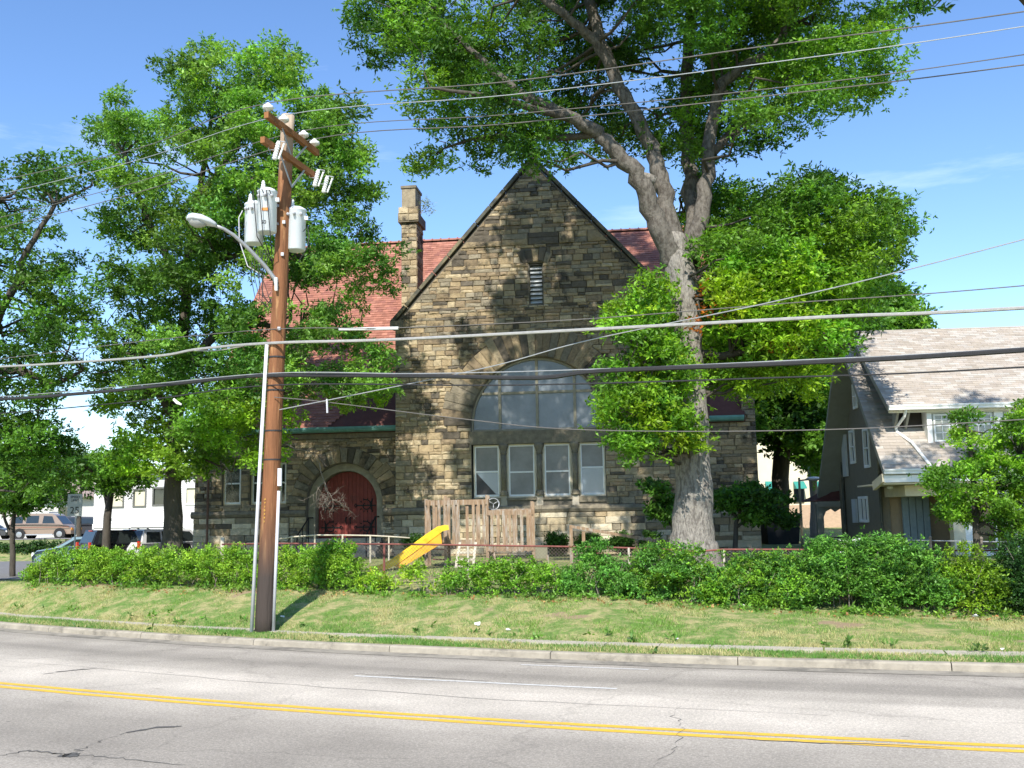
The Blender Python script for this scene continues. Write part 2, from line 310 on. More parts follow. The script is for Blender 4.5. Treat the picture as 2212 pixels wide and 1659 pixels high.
g = grid('ground', axx, axy, gsheet, M['lawn']); tag(g, kind='structure')
def strip(name, s0, s1, ns, ds, zf, m, uv=False, parent=None, smooth=True):
    ss = np.linspace(s0, s1, ns); v = []; f = []; U = []
    for s in ss:
        for d in ds:
            x, y, _ = kp(s, d); v.append((x, y, zf(x, y, s, d))); U.append((s, d))
    k = len(ds)
    for i in range(ns-1):
        for j in range(k-1): f.append((i*k+j, (i+1)*k+j, (i+1)*k+j+1, i*k+j+1))
    me = bpy.data.meshes.new(name); me.from_pydata(v, [], f); me.materials.append(m)
    if smooth: me.polygons.foreach_set('use_smooth', [True]*len(f))
    if uv:
        l = me.uv_layers.new(name='UVMap'); idx = np.zeros(len(me.loops), int); me.loops.foreach_get('vertex_index', idx)
        l.data.foreach_set('uv', np.array(U, np.float32)[idx].ravel())
    o = bpy.data.objects.new(name, me); COL.objects.link(o)
    if parent: o.parent = parent
    return o
road = strip('road', -45, 60, 140, [-14,-10,-7,-5,-3,-1.5,0.02], lambda x,y,s,d: 0.0, M['asphalt'], uv=True); tag(road, kind='structure')
def linestrip(name, s0, s1, d, w, z, m, jit=.006):
    n = max(2, int((s1-s0)/.25)); b = MB(); vs = []; fs = []
    for i in range(n):
        s = s0+(s1-s0)*i/(n-1); j = random.uniform(-jit, jit)
        for k in (-1, 1): vs.append(kp(s, d+j+k*w/2+random.uniform(-jit, jit)*.4, z))
    for i in range(n-1): fs.append((2*i, 2*i+2, 2*i+3, 2*i+1))
    b.add(vs, fs); return b.build(name, m, road, world=False)
linestrip('yellow_line', -45, 60, -4.86, .125, .004, M['yellow']); linestrip('yellow_line', -45, 60, -5.08, .125, .004, M['yellow'])
linestrip('lane_dash', -1.6, 2.35, -2.48, .075, .004, M['wpaint']); linestrip('lane_dash', .35, 2.4, -.73, .06, .004, M['wpaint']); linestrip('lane_dash', -14, -10.5, -2.48, .08, .004, M['wpaint'])
def tarline(pts, wd):
    P_ = []
    for a, b in zip(pts[:-1], pts[1:]):
        for t in np.linspace(0, 1, 9)[:-1]: P_.append((a[0]+(b[0]-a[0])*t+random.gauss(0,.025), a[1]+(b[1]-a[1])*t+random.gauss(0,.02)))
    vs = []; fs = []
    for i, (x, y) in enumerate(P_):
        t = i/len(P_); ww = wd*(.35+math.sin(math.pi*min(max(t, .08), .92)))*random.uniform(.7, 1.1)
        vs += [(x, y-ww, .005), (x, y+ww, .005)]
    for i in range(len(P_)-1): fs.append((2*i, 2*i+2, 2*i+3, 2*i+1))
    b = MB(); b.add(vs, fs); b.build('crack_seal', M['tar'], road, world=False)
def gp(x, y): v = ray(x, y); k = -EYE/v.z; return (v.x*k, v.y*k)
tarline([gp(88,1457), gp(150,1449), gp(212,1443)], .035); tarline([gp(255,1587), gp(330,1573), gp(402,1567)], .035)
tarline([gp(0,1633), gp(60,1622), gp(120,1628), gp(150,1632)], .012); tarline([gp(150,1632), gp(200,1607), gp(262,1588)], .008); tarline([gp(150,1630), gp(260,1640), gp(420,1655)], .007)
tarline([gp(130,1633), gp(155,1631), gp(168,1634)], .07); tarline([gp(1470,1520), gp(1455,1545), gp(1475,1570), gp(1455,1620), gp(1400,1659)], .006)
tarline([gp(640,1400), gp(760,1410), gp(900,1418), gp(1100,1424)], .012); tarline([gp(760,1456), gp(900,1462), gp(1080,1473)], .01); tarline([gp(0,1425), gp(500,1470), gp(1100,1514), gp(1900,1550)], .006)
tarline([gp(1560,1595), gp(1800,1607), gp(2080,1617)], .014)
# kerb: three metre lengths with open joints
def kerb_len(s0, s1):
    prof = [(-.03, -.02), (-.018, .09), (.008, .115), (.1, .122), (.12, .07)]
    b = MB(); vs = []; fs = []; n = 5
    for i in range(n):
        s = s0+(s1-s0)*i/(n-1); j = random.uniform(-.006, .006)
        for d, z in prof: vs.append(kp(s, d, z+(j if z > .1 else 0)))
    k = len(prof)
    for i in range(n-1):
        for j in range(k-1): fs.append((i*k+j, (i+1)*k+j, (i+1)*k+j+1, i*k+j+1))
    fs += [tuple(range(k-1,-1,-1)), tuple((n-1)*k+j for j in range(k))]
    b.add(vs, fs); return b
kerb = kerb_len(-42, -36.02).build('kerb', M['kerb'], smooth=False); tag(kerb, kind='structure')
for i in range(18):
    s0 = -36+3.05*i; kerb_len(s0, s0+3.035).build('kerb_length', M['kerb'], kerb, world=False)
gutter = strip('gutter', -42, 25, 80, [-.42,-.2,-.02], lambda x,y,s,d: .006, mat('gutter_concrete', (.3,.27,.22), .95, .2, 3, .4, 50, c2=(.13,.12,.1), sc2=1.2, t2=(.45,.7))); tag(gutter, kind='structure')
lawn = strip('lawn', -46, 40, 520, [.12,.3,.5,.7,.95,1.2,1.5,1.8,2.1,2.4,2.7,3.0,3.3,3.6,3.9,4.2,4.5,4.8,5.2,5.6,6,6.5,7,7.5,8,8.6,9.3,10], lambda x,y,s,d: gzf(x, y) + (.022*math.sin(3.1*s+2*d)*math.sin(2.3*d+s)+.018*math.sin(7.1*s-3*d)*math.sin(5.3*d+2*s) if d > 1.3 else -.03+.012*math.sin(5*s)), M['lawn']); tag(lawn, kind='structure')
lc = np.zeros(len(lawn.data.vertices)*3, np.float32); lawn.data.vertices.foreach_get('co', lc); lc = lc.reshape(-1,3)
la = lawn.data.attributes.new('soil', 'FLOAT', 'POINT'); ld_ = KR-np.hypot(lc[:,0]-KC[0], lc[:,1]-KC[1]); la.data.foreach_set('value', (soil(lc[:,0], lc[:,1])*np.clip((ld_-1.2)/.4,0,1)).astype(np.float32))
pav = strip('pavement', -42, -39.02, 3, [.98,1.24], lambda x,y,s,d: .133, M['concrete']); tag(pav, kind='structure')
for i in range(30):
    s0 = -39+1.83*i; b = MB(); z = .138+random.uniform(-.008,.008)
    w0 = random.uniform(.8,.98) if s0 > 0 else random.uniform(.92, 1.05)
    q = [kp(s0, w0), kp(s0+1.8, w0), kp(s0+1.8, 1.25), kp(s0, 1.25)]
    b.add([(x,y,z) for x,y,_ in q]+[(x,y,z-.06) for x,y,_ in q], [(0,1,2,3),(0,4,5,1),(1,5,6,2),(2,6,7,3),(3,7,4,0)]); b.build('slab', M['concrete'], pav, world=False)
# parking lot, far street, far lawn on the left
def sheet(name, pts, m, dz=.012):
    b = MB(); b.add([(x, y, z+dz) for x, y, z in pts], [tuple(range(len(pts)))]); o = b.build(name, m); tag(o, kind='structure'); return o
lotm = mat('dark_lot_asphalt', (.17,.165,.16), .9, .2, 3, .2, 60)
grid('parking_lot', np.linspace(-34,-12.2,24), np.linspace(38,56.5,20), lambda X, Y: gz(X, Y)+.03, lotm)['kind'] = 'structure'
grid('far_street', np.linspace(-90,-12,60), np.linspace(73.5,81,8), lambda X, Y: gz(X, Y)+.03, mat('far_asphalt', (.36,.34,.32), .9, .1))['kind'] = 'structure'

# ------------------------------------------------------------------ foliage
LB = 1.15
def foliage(name, m, parent, cen, rad, col, sub=14, tuft=8, lv=5, ll=.15, lw=.055, spread=.24, subk=1.0, flat=.75, droop=.15, jit=.22, kind='stuff', zmin=None, power=.45):
    cen = np.asarray(cen, float); rad = np.asarray(rad, float); col = np.asarray(col, float)
    ns = np.maximum(1, (sub*rad**1.6*subk).astype(int)); ci = np.repeat(np.arange(len(cen)), ns); n = len(ci)
    d = rng.normal(size=(n, 3)); d /= np.linalg.norm(d, axis=1)[:, None]
    sp = cen[ci] + d*(rad[ci]*rng.random(n)**power)[:, None]*np.array([1, 1, flat])
    sc = col[ci]*(1+.13*rng.normal(size=(n, 1)))
    ti = np.repeat(np.arange(n), tuft); nt_ = len(ti)
    tp = sp[ti] + rng.normal(size=(nt_, 3))*spread*np.array([1, 1, .6])
    tcx = sc[ti]*(1+.1*rng.normal(size=(nt_, 1)))
    li = np.repeat(np.arange(nt_), lv); N = len(li)
    dr = rng.normal(size=(N, 3))*np.array([1, 1, .7]); dr[:, 2] += .1-droop; dr /= np.linalg.norm(dr, axis=1)[:, None]
    L_ = ll*(.45+.95*rng.random(N)**1.3)[:, None]; W_ = lw*(.7+.6*rng.random(N))[:, None]
    base = tp[li]+dr*L_*.15; r2 = rng.normal(size=(N, 3)); r2[:, 2] *= .45; sd = np.cross(dr, np.cross(r2, dr)); sd = np.cross(dr, rng.normal(size=(N,3))+np.array([0,-.3,1.1])); sd /= np.linalg.norm(sd, axis=1)[:, None]
    tip = base+dr*L_; mid = base+dr*L_*.5
    if zmin is not None: pass
    V = np.stack([base, mid+sd*W_, tip, mid-sd*W_], 1).reshape(-1, 3)
    if parent is not None: V = V - np.array(root_of(parent).location)
    C = np.clip(tcx[li]*LB*np.array([1.22,1.05,.72])*(1+jit*rng.normal(size=(N, 1))), .004, .9); C = np.repeat(C, 4, axis=0)
    me = bpy.data.meshes.new(name); me.vertices.add(len(V)); me.vertices.foreach_set('co', V.ravel().astype(np.float32))
    me.loops.add(len(V)); me.loops.foreach_set('vertex_index', np.arange(len(V), dtype=np.int32))
    me.polygons.add(N); me.polygons.foreach_set('loop_start', np.arange(0, len(V), 4, dtype=np.int32)); me.polygons.foreach_set('loop_total', np.full(N, 4, np.int32))
    me.update(calc_edges=True)
    a = me.color_attributes.new('col', 'FLOAT_COLOR', 'POINT'); cc = np.ones((len(V), 4), np.float32); cc[:, :3] = C; a.data.foreach_set('color', cc.ravel())
    me.materials.append(m); o = bpy.data.objects.new(name, me); COL.objects.link(o)
    if parent is not None: o.parent = parent
    if kind: o['kind'] = kind
    return o, sp
def inpoly(x, y, poly):
    r = False; j = len(poly)-1
    for i in range(len(poly)):
        xi, yi = poly[i]; xj, yj = poly[j]
        if (yi > y) != (yj > y) and x < (xj-xi)*(y-yi)/(yj-yi)+xi: r = not r
        j = i
    return r
def crown_pts(poly, gaps, Y0, DY, n, rr, colf, mind=.55):
    xs = [p[0] for p in poly]; ys = [p[1] for p in poly]; out = []; tries = 0
    cx, cy = sum(xs)/len(xs), sum(ys)/len(ys); hx, hy = (max(xs)-min(xs))/2, (max(ys)-min(ys))/2
    while len(out) < n and tries < n*60:
        tries += 1; x = random.uniform(min(xs), max(xs)); y = random.uniform(min(ys), max(ys))
        if not inpoly(x, y, poly): continue
        if any((x-a)**2+(y-b)**2 < c*c for a, b, c in gaps): continue
        k = 1-.55*min(1, ((x-cx)/hx)**2*.6+((y-cy)/hy)**2*.5)
        Y = Y0+DY*k*random.uniform(-1, 1); r = random.uniform(*rr); p = at(x, y, Y)
        if any((p-q[0]).length < mind*(r+q[1]) for q in out): continue
        out.append((p, r, colf(x, y)))
    return out
def wob(pts, rads, k=3, amp=.06):
    P_ = []; R_ = []
    for i in range(len(pts)-1):
        a, b = Vector(pts[i]), Vector(pts[i+1])
        for j in range(k):
            t = j/k; q = a.lerp(b, t); 
            if i or j: q = q+Vector((random.gauss(0,1), random.gauss(0,1), 0))*amp*rads[i]*1.5
            P_.append(q); R_.append(rads[i]+(rads[i+1]-rads[i])*t)
    P_.append(Vector(pts[-1])); R_.append(rads[-1]); return P_, R_
def limb(name, pts, rads, m, parent, n=10, k=4, amp=.12):
    P_, R_ = wob(pts, rads, k, amp); b = MB(); b.tube(P_, R_, n); return b.build(name, m, parent, smooth=True), P_, R_
def twigs(parent, nodes, skel, m, r0=.05, seg=4, name='branches', n=5):
    b = MB(); nodes = [Vector(p) for p in nodes]
    K = np.array([tuple(p) for p, r in skel])
    for p in nodes:
        dd = K-np.array(p); dd[:, 2] *= .7; below = K[:, 2] < p.z+.3; dist = np.linalg.norm(dd, axis=1)+np.where(below, 0, 4); i = int(np.argmin(dist)); q = Vector(K[i])
        if q.z > p.z+.6 or unproj(q)[1]-unproj(p)[1] > 150: continue
        L_ = (p-q).length
        if L_ < .2 or L_ > 3.4: continue
        pts = []; rr = []; ra = min(skel[i][1]*.6, r0*(.5+L_*.25))
        for k in range(seg+1):
            t = k/seg; c = q.lerp(p, t); c.z -= .07*L_*math.sin(math.pi*t)*random.uniform(.2, 1); 
            if 0 < k < seg: c += Vector((random.gauss(0,1), random.gauss(0,1), random.gauss(0,1)))*.05*L_
            pts.append(c); rr.append(max(.008, ra*(1-.82*t)))
        b.tube(pts, rr, n, cap=False)
    o = b.build(name, m, parent, smooth=True); o['kind'] = 'stuff'; return o
def vari(*cs):
    c = random.choice(cs); k = random.uniform(.8, 1.2); return (c[0]*k*random.uniform(.9,1.1), c[1]*k, c[2]*k)

GREEN, MID, DARK, LIME = (.075,.19,.032), (.055,.15,.025), (.032,.095,.018), (.19,.33,.02)
# --- the great pin oak before the church
oak = empty('oak_tree', at(1500,1215,25.2), label='huge tree with thick grey trunk and forked limbs in front of the stone gable', cat='tree')
oak.location.z = .85
def A(l, Y): return [at(x, y, Y) if not isinstance(Y, list) else at(x, y, Y[i]) for i, (x, y) in enumerate(l)]
_, tp_, tr_ = limb('trunk', [Vector((oak.location.x, oak.location.y, .6))] + A([(1500,1195),(1499,1150),(1497,1050),(1496,950),(1492,880),(1488,780),(1484,700),(1474,620),(1462,560),(1452,510)], 25.2), [.76,.64,.53,.46,.42,.40,.375,.37,.40,.39,.32], M['bark'], oak, 24, 3, .03)
SK = list(zip(tp_, tr_))
for l, Y, r in (([(1462,580),(1425,500),(1400,430),(1372,370),(1330,325),(1290,285),(1225,250),(1130,205),(1060,150),(1000,90),(950,40)], [25.2,25,24.8,24.7,24.6,24.5,24.2,23.8,23.5,23.3,23.2], [.31,.27,.245,.22,.2,.18,.15,.12,.09,.07,.04]),
                ([(1460,540),(1440,460),(1425,380),(1410,320),(1380,260),(1340,190),(1305,110),(1280,30),(1262,-80),(1240,-260),(1230,-820)], [25.2,25.3,25.4,25.5,25.5,25.5,25.6,25.7,25.8,26,26.2], [.28,.25,.22,.2,.19,.18,.165,.15,.13,.1,.05]),
                ([(1322,150),(1290,90),(1240,50),(1190,10),(1130,-40),(1050,-120)], [25.5,25.3,25,24.7,24.5,24.2], [.16,.14,.12,.11,.09,.05]),
                ([(1490,560),(1512,470),(1528,380),(1532,300),(1545,220),(1562,178),(1600,145),(1660,120),(1690,80),(1715,10),(1760,-120),(1790,-300)], [25.4,25.6,25.8,26,26.1,26.1,26,26,26.1,26.2,26.3,26.4], [.26,.22,.19,.17,.165,.16,.14,.12,.11,.1,.08,.04]),
                ([(1480,600),(1500,480),(1490,350),(1480,200),(1490,50),(1500,-150),(1480,-820)], [25.6,26.3,27,27.6,28,28.2,28.3], [.28,.24,.2,.18,.16,.12,.05]),
                ([(1500,640),(1560,560),(1640,490),(1720,450),(1820,430)], [25.4,26,26.5,27,27.4], [.2,.15,.12,.09,.05]),
                ([(1490,760),(1560,770),(1640,750),(1760,760),(1850,740)], [25.2,25,24.8,24.5,24.3], [.12,.1,.08,.06,.03]),
                ([(1485,800),(1440,820),(1390,830),(1330,850)], [25,24.6,24.2,24], [.1,.08,.06,.04]),
                ([(1230,255),(1150,235),(1080,210),(1000,200),(930,190)], [24.2,23.6,23,22.6,22.4], [.11,.09,.07,.05,.03]),
                ([(1290,290),(1200,300),(1120,290),(1020,300),(960,320)], [24.5,24.8,25,25.2,25.4], [.1,.08,.07,.05,.03]),
                ([(1540,330),(1600,260),(1680,220),(1780,190)], [26,26.6,27,27.5], [.12,.1,.07,.04])):
    _, p_, r_ = limb('limb', A(l, Y), r, M['shadebark'] if r[0] > .15 else M['darkbark'], oak, 12, 4, .1); SK += list(zip(p_, r_))
one(lambda b: b.tube(A([(1415,392),(1398,384),(1385,380)], 25), [.14,.13,.11], 12), 'broken_stub', M['bark'], oak, smooth=True)
def oakcol(x, y):
    if x > 1240 and y > 560:
        if (1270 < x < 1560 and y > 600) or (1480 < x < 1800 and 560 < y < 860): return vari((.17,.32,.022), (.13,.29,.03), (.1,.25,.03), (.075,.2,.03))
        return vari((.12,.26,.03), GREEN, MID)
    if x > 1700 and y > 380: return vari((.12,.26,.03), GREEN)
    if x > 1400: return vari(GREEN, MID, (.1,.24,.03))
    return vari(MID, GREEN, MID, DARK, (.1,.22,.03))
up = [(780,10),(800,95),(850,150),(880,110),(930,105),(905,160),(900,225),(930,240),(935,290),(880,345),(905,365),(975,340),(1010,335),(1060,345),(1090,360),(1120,335),(1200,355),(1300,340),(1345,330),(1400,280),(1440,360),(1490,420),(1560,300),(1600,370),(1660,370),(1690,320),(1740,250),(1800,215),(1870,240),(1885,190),(1850,150),(1920,130),(1905,60),(1925,20),(1960,-60),(1890,-300),(1740,-520),(1500,-680),(1230,-640),(1000,-420),(850,-230),(790,-90)]
gaps = [(990,-130,115),(1130,-150,120),(1240,-210,70),(1070,-330,90),(870,215,38),(880,150,22),(1350,60,16),(1180,120,20),(1205,330,18),(1395,200,18),(1010,265,14),(1060,55,20),(960,150,12),(1600,430,10)]  # first gaps lie above the frame, shaped to let sun reach the lower windows
cl = crown_pts(up, gaps, 25.2, 3.6, 310, (.55,1.0), oakcol, .5)
cl += crown_pts([(880,-460),(1620,-500),(1560,-900),(1300,-1060),(1020,-900)], [(1150,-620,60),(1350,-760,60)], 25.5, 3.5, 85, (.7,1.1), oakcol, .5)  # unseen upper crown, added to throw dappled shade on the gable
right = [(1500,400),(1560,420),(1620,440),(1680,440),(1700,410),(1740,395),(1800,410),(1800,450),(1830,460),(1855,435),(1900,425),(1925,450),(1955,480),(1930,520),(1940,555),(1905,590),(1870,640),(1850,680),(1810,715),(1780,800),(1700,830),(1640,840),(1560,850),(1520,800),(1510,700),(1530,620),(1540,560)]
cl += crown_pts(right, [(1870,640,10)], 26.2, 3.0, 130, (.5,.95), oakcol, .42)
lowl = [(1315,650),(1360,640),(1400,600),(1455,610),(1450,700),(1470,760),(1520,800),(1535,840),(1490,850),(1470,900),(1525,945),(1500,955),(1430,950),(1380,985),(1310,965),(1280,930),(1275,900),(1320,880),(1280,830),(1290,800),(1340,790),(1320,740),(1310,700)]
cl += crown_pts(lowl, [], 24.3, 1.1, 82, (.3,.5), oakcol, .36)
cl += crown_pts([(1420,900),(1500,905),(1525,945),(1480,955),(1420,945)], [], 23.9, .3, 7, (.22,.36), oakcol, .3)
sprig = [(1450,470),(1480,450),(1560,450),(1570,500),(1500,520),(1440,500)]
cl += crown_pts(sprig, [], 24.2, .5, 10, (.3,.5), lambda x,y: vari((.13,.3,.03)), .3)
cl += crown_pts([(1560,600),(1600,570),(1650,590),(1700,570),(1745,590),(1740,650),(1760,700),(1700,760),(1600,720),(1540,660)], [], 23.6, .6, 26, (.3,.55), lambda x,y: vari(LIME,(.15,.31,.025)), .35)
cl += crown_pts([(890,345),(920,330),(960,325),(960,345),(930,360),(890,362)], [], 25.2, .3, 5, (.25,.4), lambda x,y: vari((.14,.28,.05)), .3)
def lseg(l): return [(l[i], l[i+1]) for i in range(len(l)-1)]
MAINL = lseg([(1455,520),(1425,500),(1400,430),(1372,370),(1330,325),(1290,285),(1225,250),(1130,205),(1060,150)])+lseg([(1452,510),(1440,460),(1425,380),(1410,320),(1380,260),(1340,190),(1305,110),(1280,30)])+lseg([(1512,470),(1528,380),(1532,300),(1545,220),(1562,178),(1600,145),(1660,120),(1690,80)])+lseg([(1322,150),(1290,90),(1240,50),(1190,10)])
def sdist(x, y):
    best = 1e9
    for (ax, ay), (bx, by) in MAINL:
        t = max(0, min(1, ((x-ax)*(bx-ax)+(y-ay)*(by-ay))/((bx-ax)**2+(by-ay)**2))); best = min(best, math.hypot(x-ax-t*(bx-ax), y-ay-t*(by-ay)))
    return best
c2_ = []
for p, r, c in cl:                     # the great limbs stand on the street side of the crown
    x, y = unproj(p); dl = sdist(x, y)
    if y < 560 and dl < 24+r*60 and p.y < 26.6 and random.random() < .88: p = at(x, y, 26.9+random.uniform(0, 2.2))
    c2_.append((p, r, c))
cl = c2_
hi = [c for c in cl if unproj(c[0])[1] < -70]; lo = [c for c in cl if unproj(c[0])[1] >= -70]
foliage('crown', M['leaf'], oak, [tuple(c[0]) for c in lo], [c[1] for c in lo], [c[2] for c in lo], sub=29, tuft=8, lv=8, ll=.135, lw=.027, spread=.18)
foliage('unseen_crown_top', M['leaf'], oak, [tuple(c[0]) for c in hi], [c[1] for c in hi], [c[2] for c in hi], sub=22, tuft=6, lv=5, ll=.24, lw=.06, spread=.2)
twigs(oak, [c[0] for c in cl], SK, M['darkbark'], .05)
foliage('brown_leaves', M['leaf'], oak, [tuple(at(x,y,23.8)) for x,y in ((1515,620),(1510,700),(1655,745),(1530,660),(1685,750),(1560,690))], [.2]*6, [(.3,.11,.03)]*6, sub=60, tuft=3, lv=4, ll=.14, lw=.03, spread=.12)

# --- left tree (in front of the tiled roof) and the other trees
def tree(name, label, base, trunk, limbs, polys, Y0, DY, n, rr, colf, m=None, leafk={}, mind=.5, group=None, gaps=[], trs=None, extra=None):
    m = m or M['darkbark']; r = empty(name, base, label=label, cat='tree', group=group); sk = []
    _, p_, r_ = limb('trunk', trunk[0], trunk[1], m, r, 14, 3, .06); sk += list(zip(p_, r_))
    for l, q in limbs:
        _, p_, r_ = limb('limb', l, q, m, r, 8, 4, .12); sk += list(zip(p_, r_))
    c = []
    for poly in polys: c += crown_pts(poly, gaps, Y0, DY, n, rr, colf, mind)
    if extra: c += extra
    k = dict(sub=18, tuft=7, lv=7, ll=.155, lw=.034, spread=.18); k.update(leafk)
    foliage('crown', M['leaf'], r, [tuple(a[0]) for a in c], [a[1] for a in c], [a[2] for a in c], **k)
    twigs(r, [a[0] for a in c], sk, m, .045)
    return r
YL = 33
LT = [(480,100),(520,115),(560,100),(605,105),(645,150),(640,190),(700,230),(775,225),(785,270),(780,330),(800,370),(808,450),(760,470),(790,520),(800,560),(860,545),(840,610),(770,640),(850,680),(780,700),(830,770),(870,790),(850,840),(820,860),(740,870),(640,870),(600,930),(560,1010),(520,960),(480,990),(440,1020),(400,1000),(330,1010),(280,1040),(230,1000),(200,960),(230,900),(160,830),(150,790),(230,740),(270,700),(250,640),(240,590),(275,520),(230,470),(260,430),(250,380),(195,300),(235,210),(290,195),(340,230),(345,150),(400,125),(430,110)]
def ltcol(x, y): return vari((.14,.3,.04),(.1,.24,.04),(.17,.34,.035)) if y > 850 else vari((.115,.25,.06),(.09,.22,.06),(.13,.28,.065),(.06,.15,.035))
base = at(374,1178,YL); base.z = .85
ltree = tree('oak_tree', 'tall full green tree behind the wooden pole, covering the red tiled roof', base,
 ([Vector((base.x, base.y, .5))]+A([(374,1150),(372,1050),(376,950),(385,850),(398,700),(405,560),(430,420),(450,300),(470,180)], [33,33,33,33.3,34,34.6,35,35,35]), [.42,.31,.27,.25,.22,.19,.15,.11,.08,.04]),
 [(A(l, Y), q) for l, Y, q in (([(376,900),(330,830),(300,770),(240,760)], [33,32.5,32,32], [.16,.12,.09,.05]), ([(392,800),(470,720),(560,700),(680,720),(780,700)], [33,33.3,33.5,33.6,33.7], [.17,.14,.1,.07,.04]), ([(400,640),(340,520),(300,420),(270,330)], [33,32.6,32.2,32], [.15,.12,.09,.05]), ([(405,560),(500,440),(580,360),(680,320)], [33,33.2,33.5,33.8], [.15,.12,.09,.05]),
  ([(400,600),(480,560),(560,540),(700,560),(770,540)], [33,32.5,32.2,32,32], [.13,.1,.08,.05,.03]), ([(425,430),(500,330),(540,240),(560,150)], [33,33,33,33], [.12,.09,.06,.03]), ([(380,960),(450,900),(520,880),(600,850)], [33,32,31.5,31.2], [.12,.08,.06,.03]))],
 [LT], YL-.5, 3.4, 290, (.45,.85), ltcol, leafk=dict(sub=27, tuft=8, lv=8, ll=.15, lw=.032), gaps=[(660,300,22),(720,380,22),(650,400,18),(745,300,16),(690,540,20),(310,470,22),(560,600,22),(250,560,24),(680,480,20),(330,640,18),(600,760,26),(720,640,30),(500,790,16),(700,760,24),(420,380,14),(560,330,14),(640,560,16),(270,860,16)])
# dead branch hanging before the church door
def dead(p, d, L_, r, lev, db):
    pts = [p]; rr = [r]; q = p.copy(); dd = d.copy()
    for i in range(4):
        dd = (dd+Vector((random.gauss(0,.3), random.gauss(0,.2), random.gauss(0,.25)))).normalized(); q = q+dd*L_/4; pts.append(q.copy()); rr.append(r*(1-.2*(i+1)))
    db.tube(pts, rr, 4, cap=False)
    if lev:
        for k in range(5): i = random.randint(1, 4); dead(pts[i], (dd+Vector((random.gauss(0,.7), random.gauss(0,.4), random.gauss(0,.6)))).normalized(), L_*.55, r*.55, lev-1, db)
DL = [(at(690,1000,32.5), (.3,.1,-1), 1.3, .025, 3), (at(620,960,32.5), (.8,0,-.35), 1.3, .03, 2), (at(700,1040,32.6), (.2,0,-.9), .9, .02, 3)]+[(at(x,y,32), (.2,0,-1), 1.0, .02, 2) for x, y in ((560,930),(300,800),(410,760),(480,1000),(430,880))]
for p, d, L_, r, lev in DL: one(lambda b: dead(p, Vector(d).normalized(), L_, r, lev, b), 'dead_branch', M['deadwood'], ltree, smooth=True)

base = at(-60,1180,30); base.z = .8
tree('oak_tree', 'dense dark tree at the left edge with a long arching top branch', base,
 ([Vector((base.x, base.y, .5))]+A([(-60,1150),(-55,1000),(-50,850),(-40,700),(-30,560),(-20,430)], 30), [.4,.32,.3,.28,.25,.2,.12]),
 [(A(l, Y), q) for l, Y, q in (([(-45,760),(20,640),(60,540),(120,440),(200,400)], [30,29.5,29,29,29], [.15,.12,.09,.06,.03]), ([(-50,800),(40,800),(120,830),(180,800)], [30,29.5,29.2,29], [.16,.12,.08,.04]), ([(-50,900),(60,960),(150,980),(200,1020)], [30,30.5,31,31.5], [.14,.1,.07,.04]))],
 [[(0,330),(30,345),(60,370),(100,360),(130,320),(170,300),(195,335),(225,355),(225,390),(190,405),(130,415),(80,440),(95,490),(150,515),(165,560),(140,600),(210,615),(225,655),(190,700),(205,735),(130,790),(135,860),(120,900),(150,960),(190,1005),(195,1030),(140,1045),(100,1060),(60,1070),(0,1060),(-200,1080),(-320,900),(-300,600),(-150,380)]], 30, 3.0, 185, (.4,.8), lambda x,y: vari(MID, DARK, (.07,.17,.035), GREEN), leafk=dict(sub=22, tuft=7, ll=.145, lw=.033), gaps=[(60,470,22),(20,420,14),(110,620,12),(60,840,16),(140,920,14)])
for (tx, ty0, ty1, Y, r, lab, poly, cc) in (
   (228,1165,1000,46,.2,'slim dark leaning trunk in front of the white sided building', [(200,990),(260,980),(300,1000),(310,1040),(250,1050),(200,1040)], (GREEN, (.1,.24,.04))),
   (30,1210,1085,40,.12,'young street tree with thin pale trunk at the left end of the hedge', [(-20,1000),(80,990),(110,1040),(90,1085),(40,1100),(-20,1085)], (GREEN, MID)),
   (172,1170,1060,60,.16,'small dark forked tree beside the speed limit sign', [(70,930),(190,940),(225,1000),(210,1075),(150,1090),(120,1080),(60,1030)], (DARK, MID))):
    b0 = at(tx, ty0, Y); top = at(tx+(20 if tx > 200 else 3), ty1, Y); b0.z = gzf(b0.x, b0.y)
    tree('small_tree', lab, b0, ([b0-Vector((0,0,.3)), b0.lerp(top,.5)+Vector((-.08,0,0)), top], [r, r*.85, r*.5]), [([b0.lerp(top,.45), top+Vector((-.7,0,.2))], [r*.6, .04])], [poly], Y, 1.5, 26, (.5,.9), lambda x,y: vari(*cc), leafk=dict(sub=18, ll=.2, lw=.05))
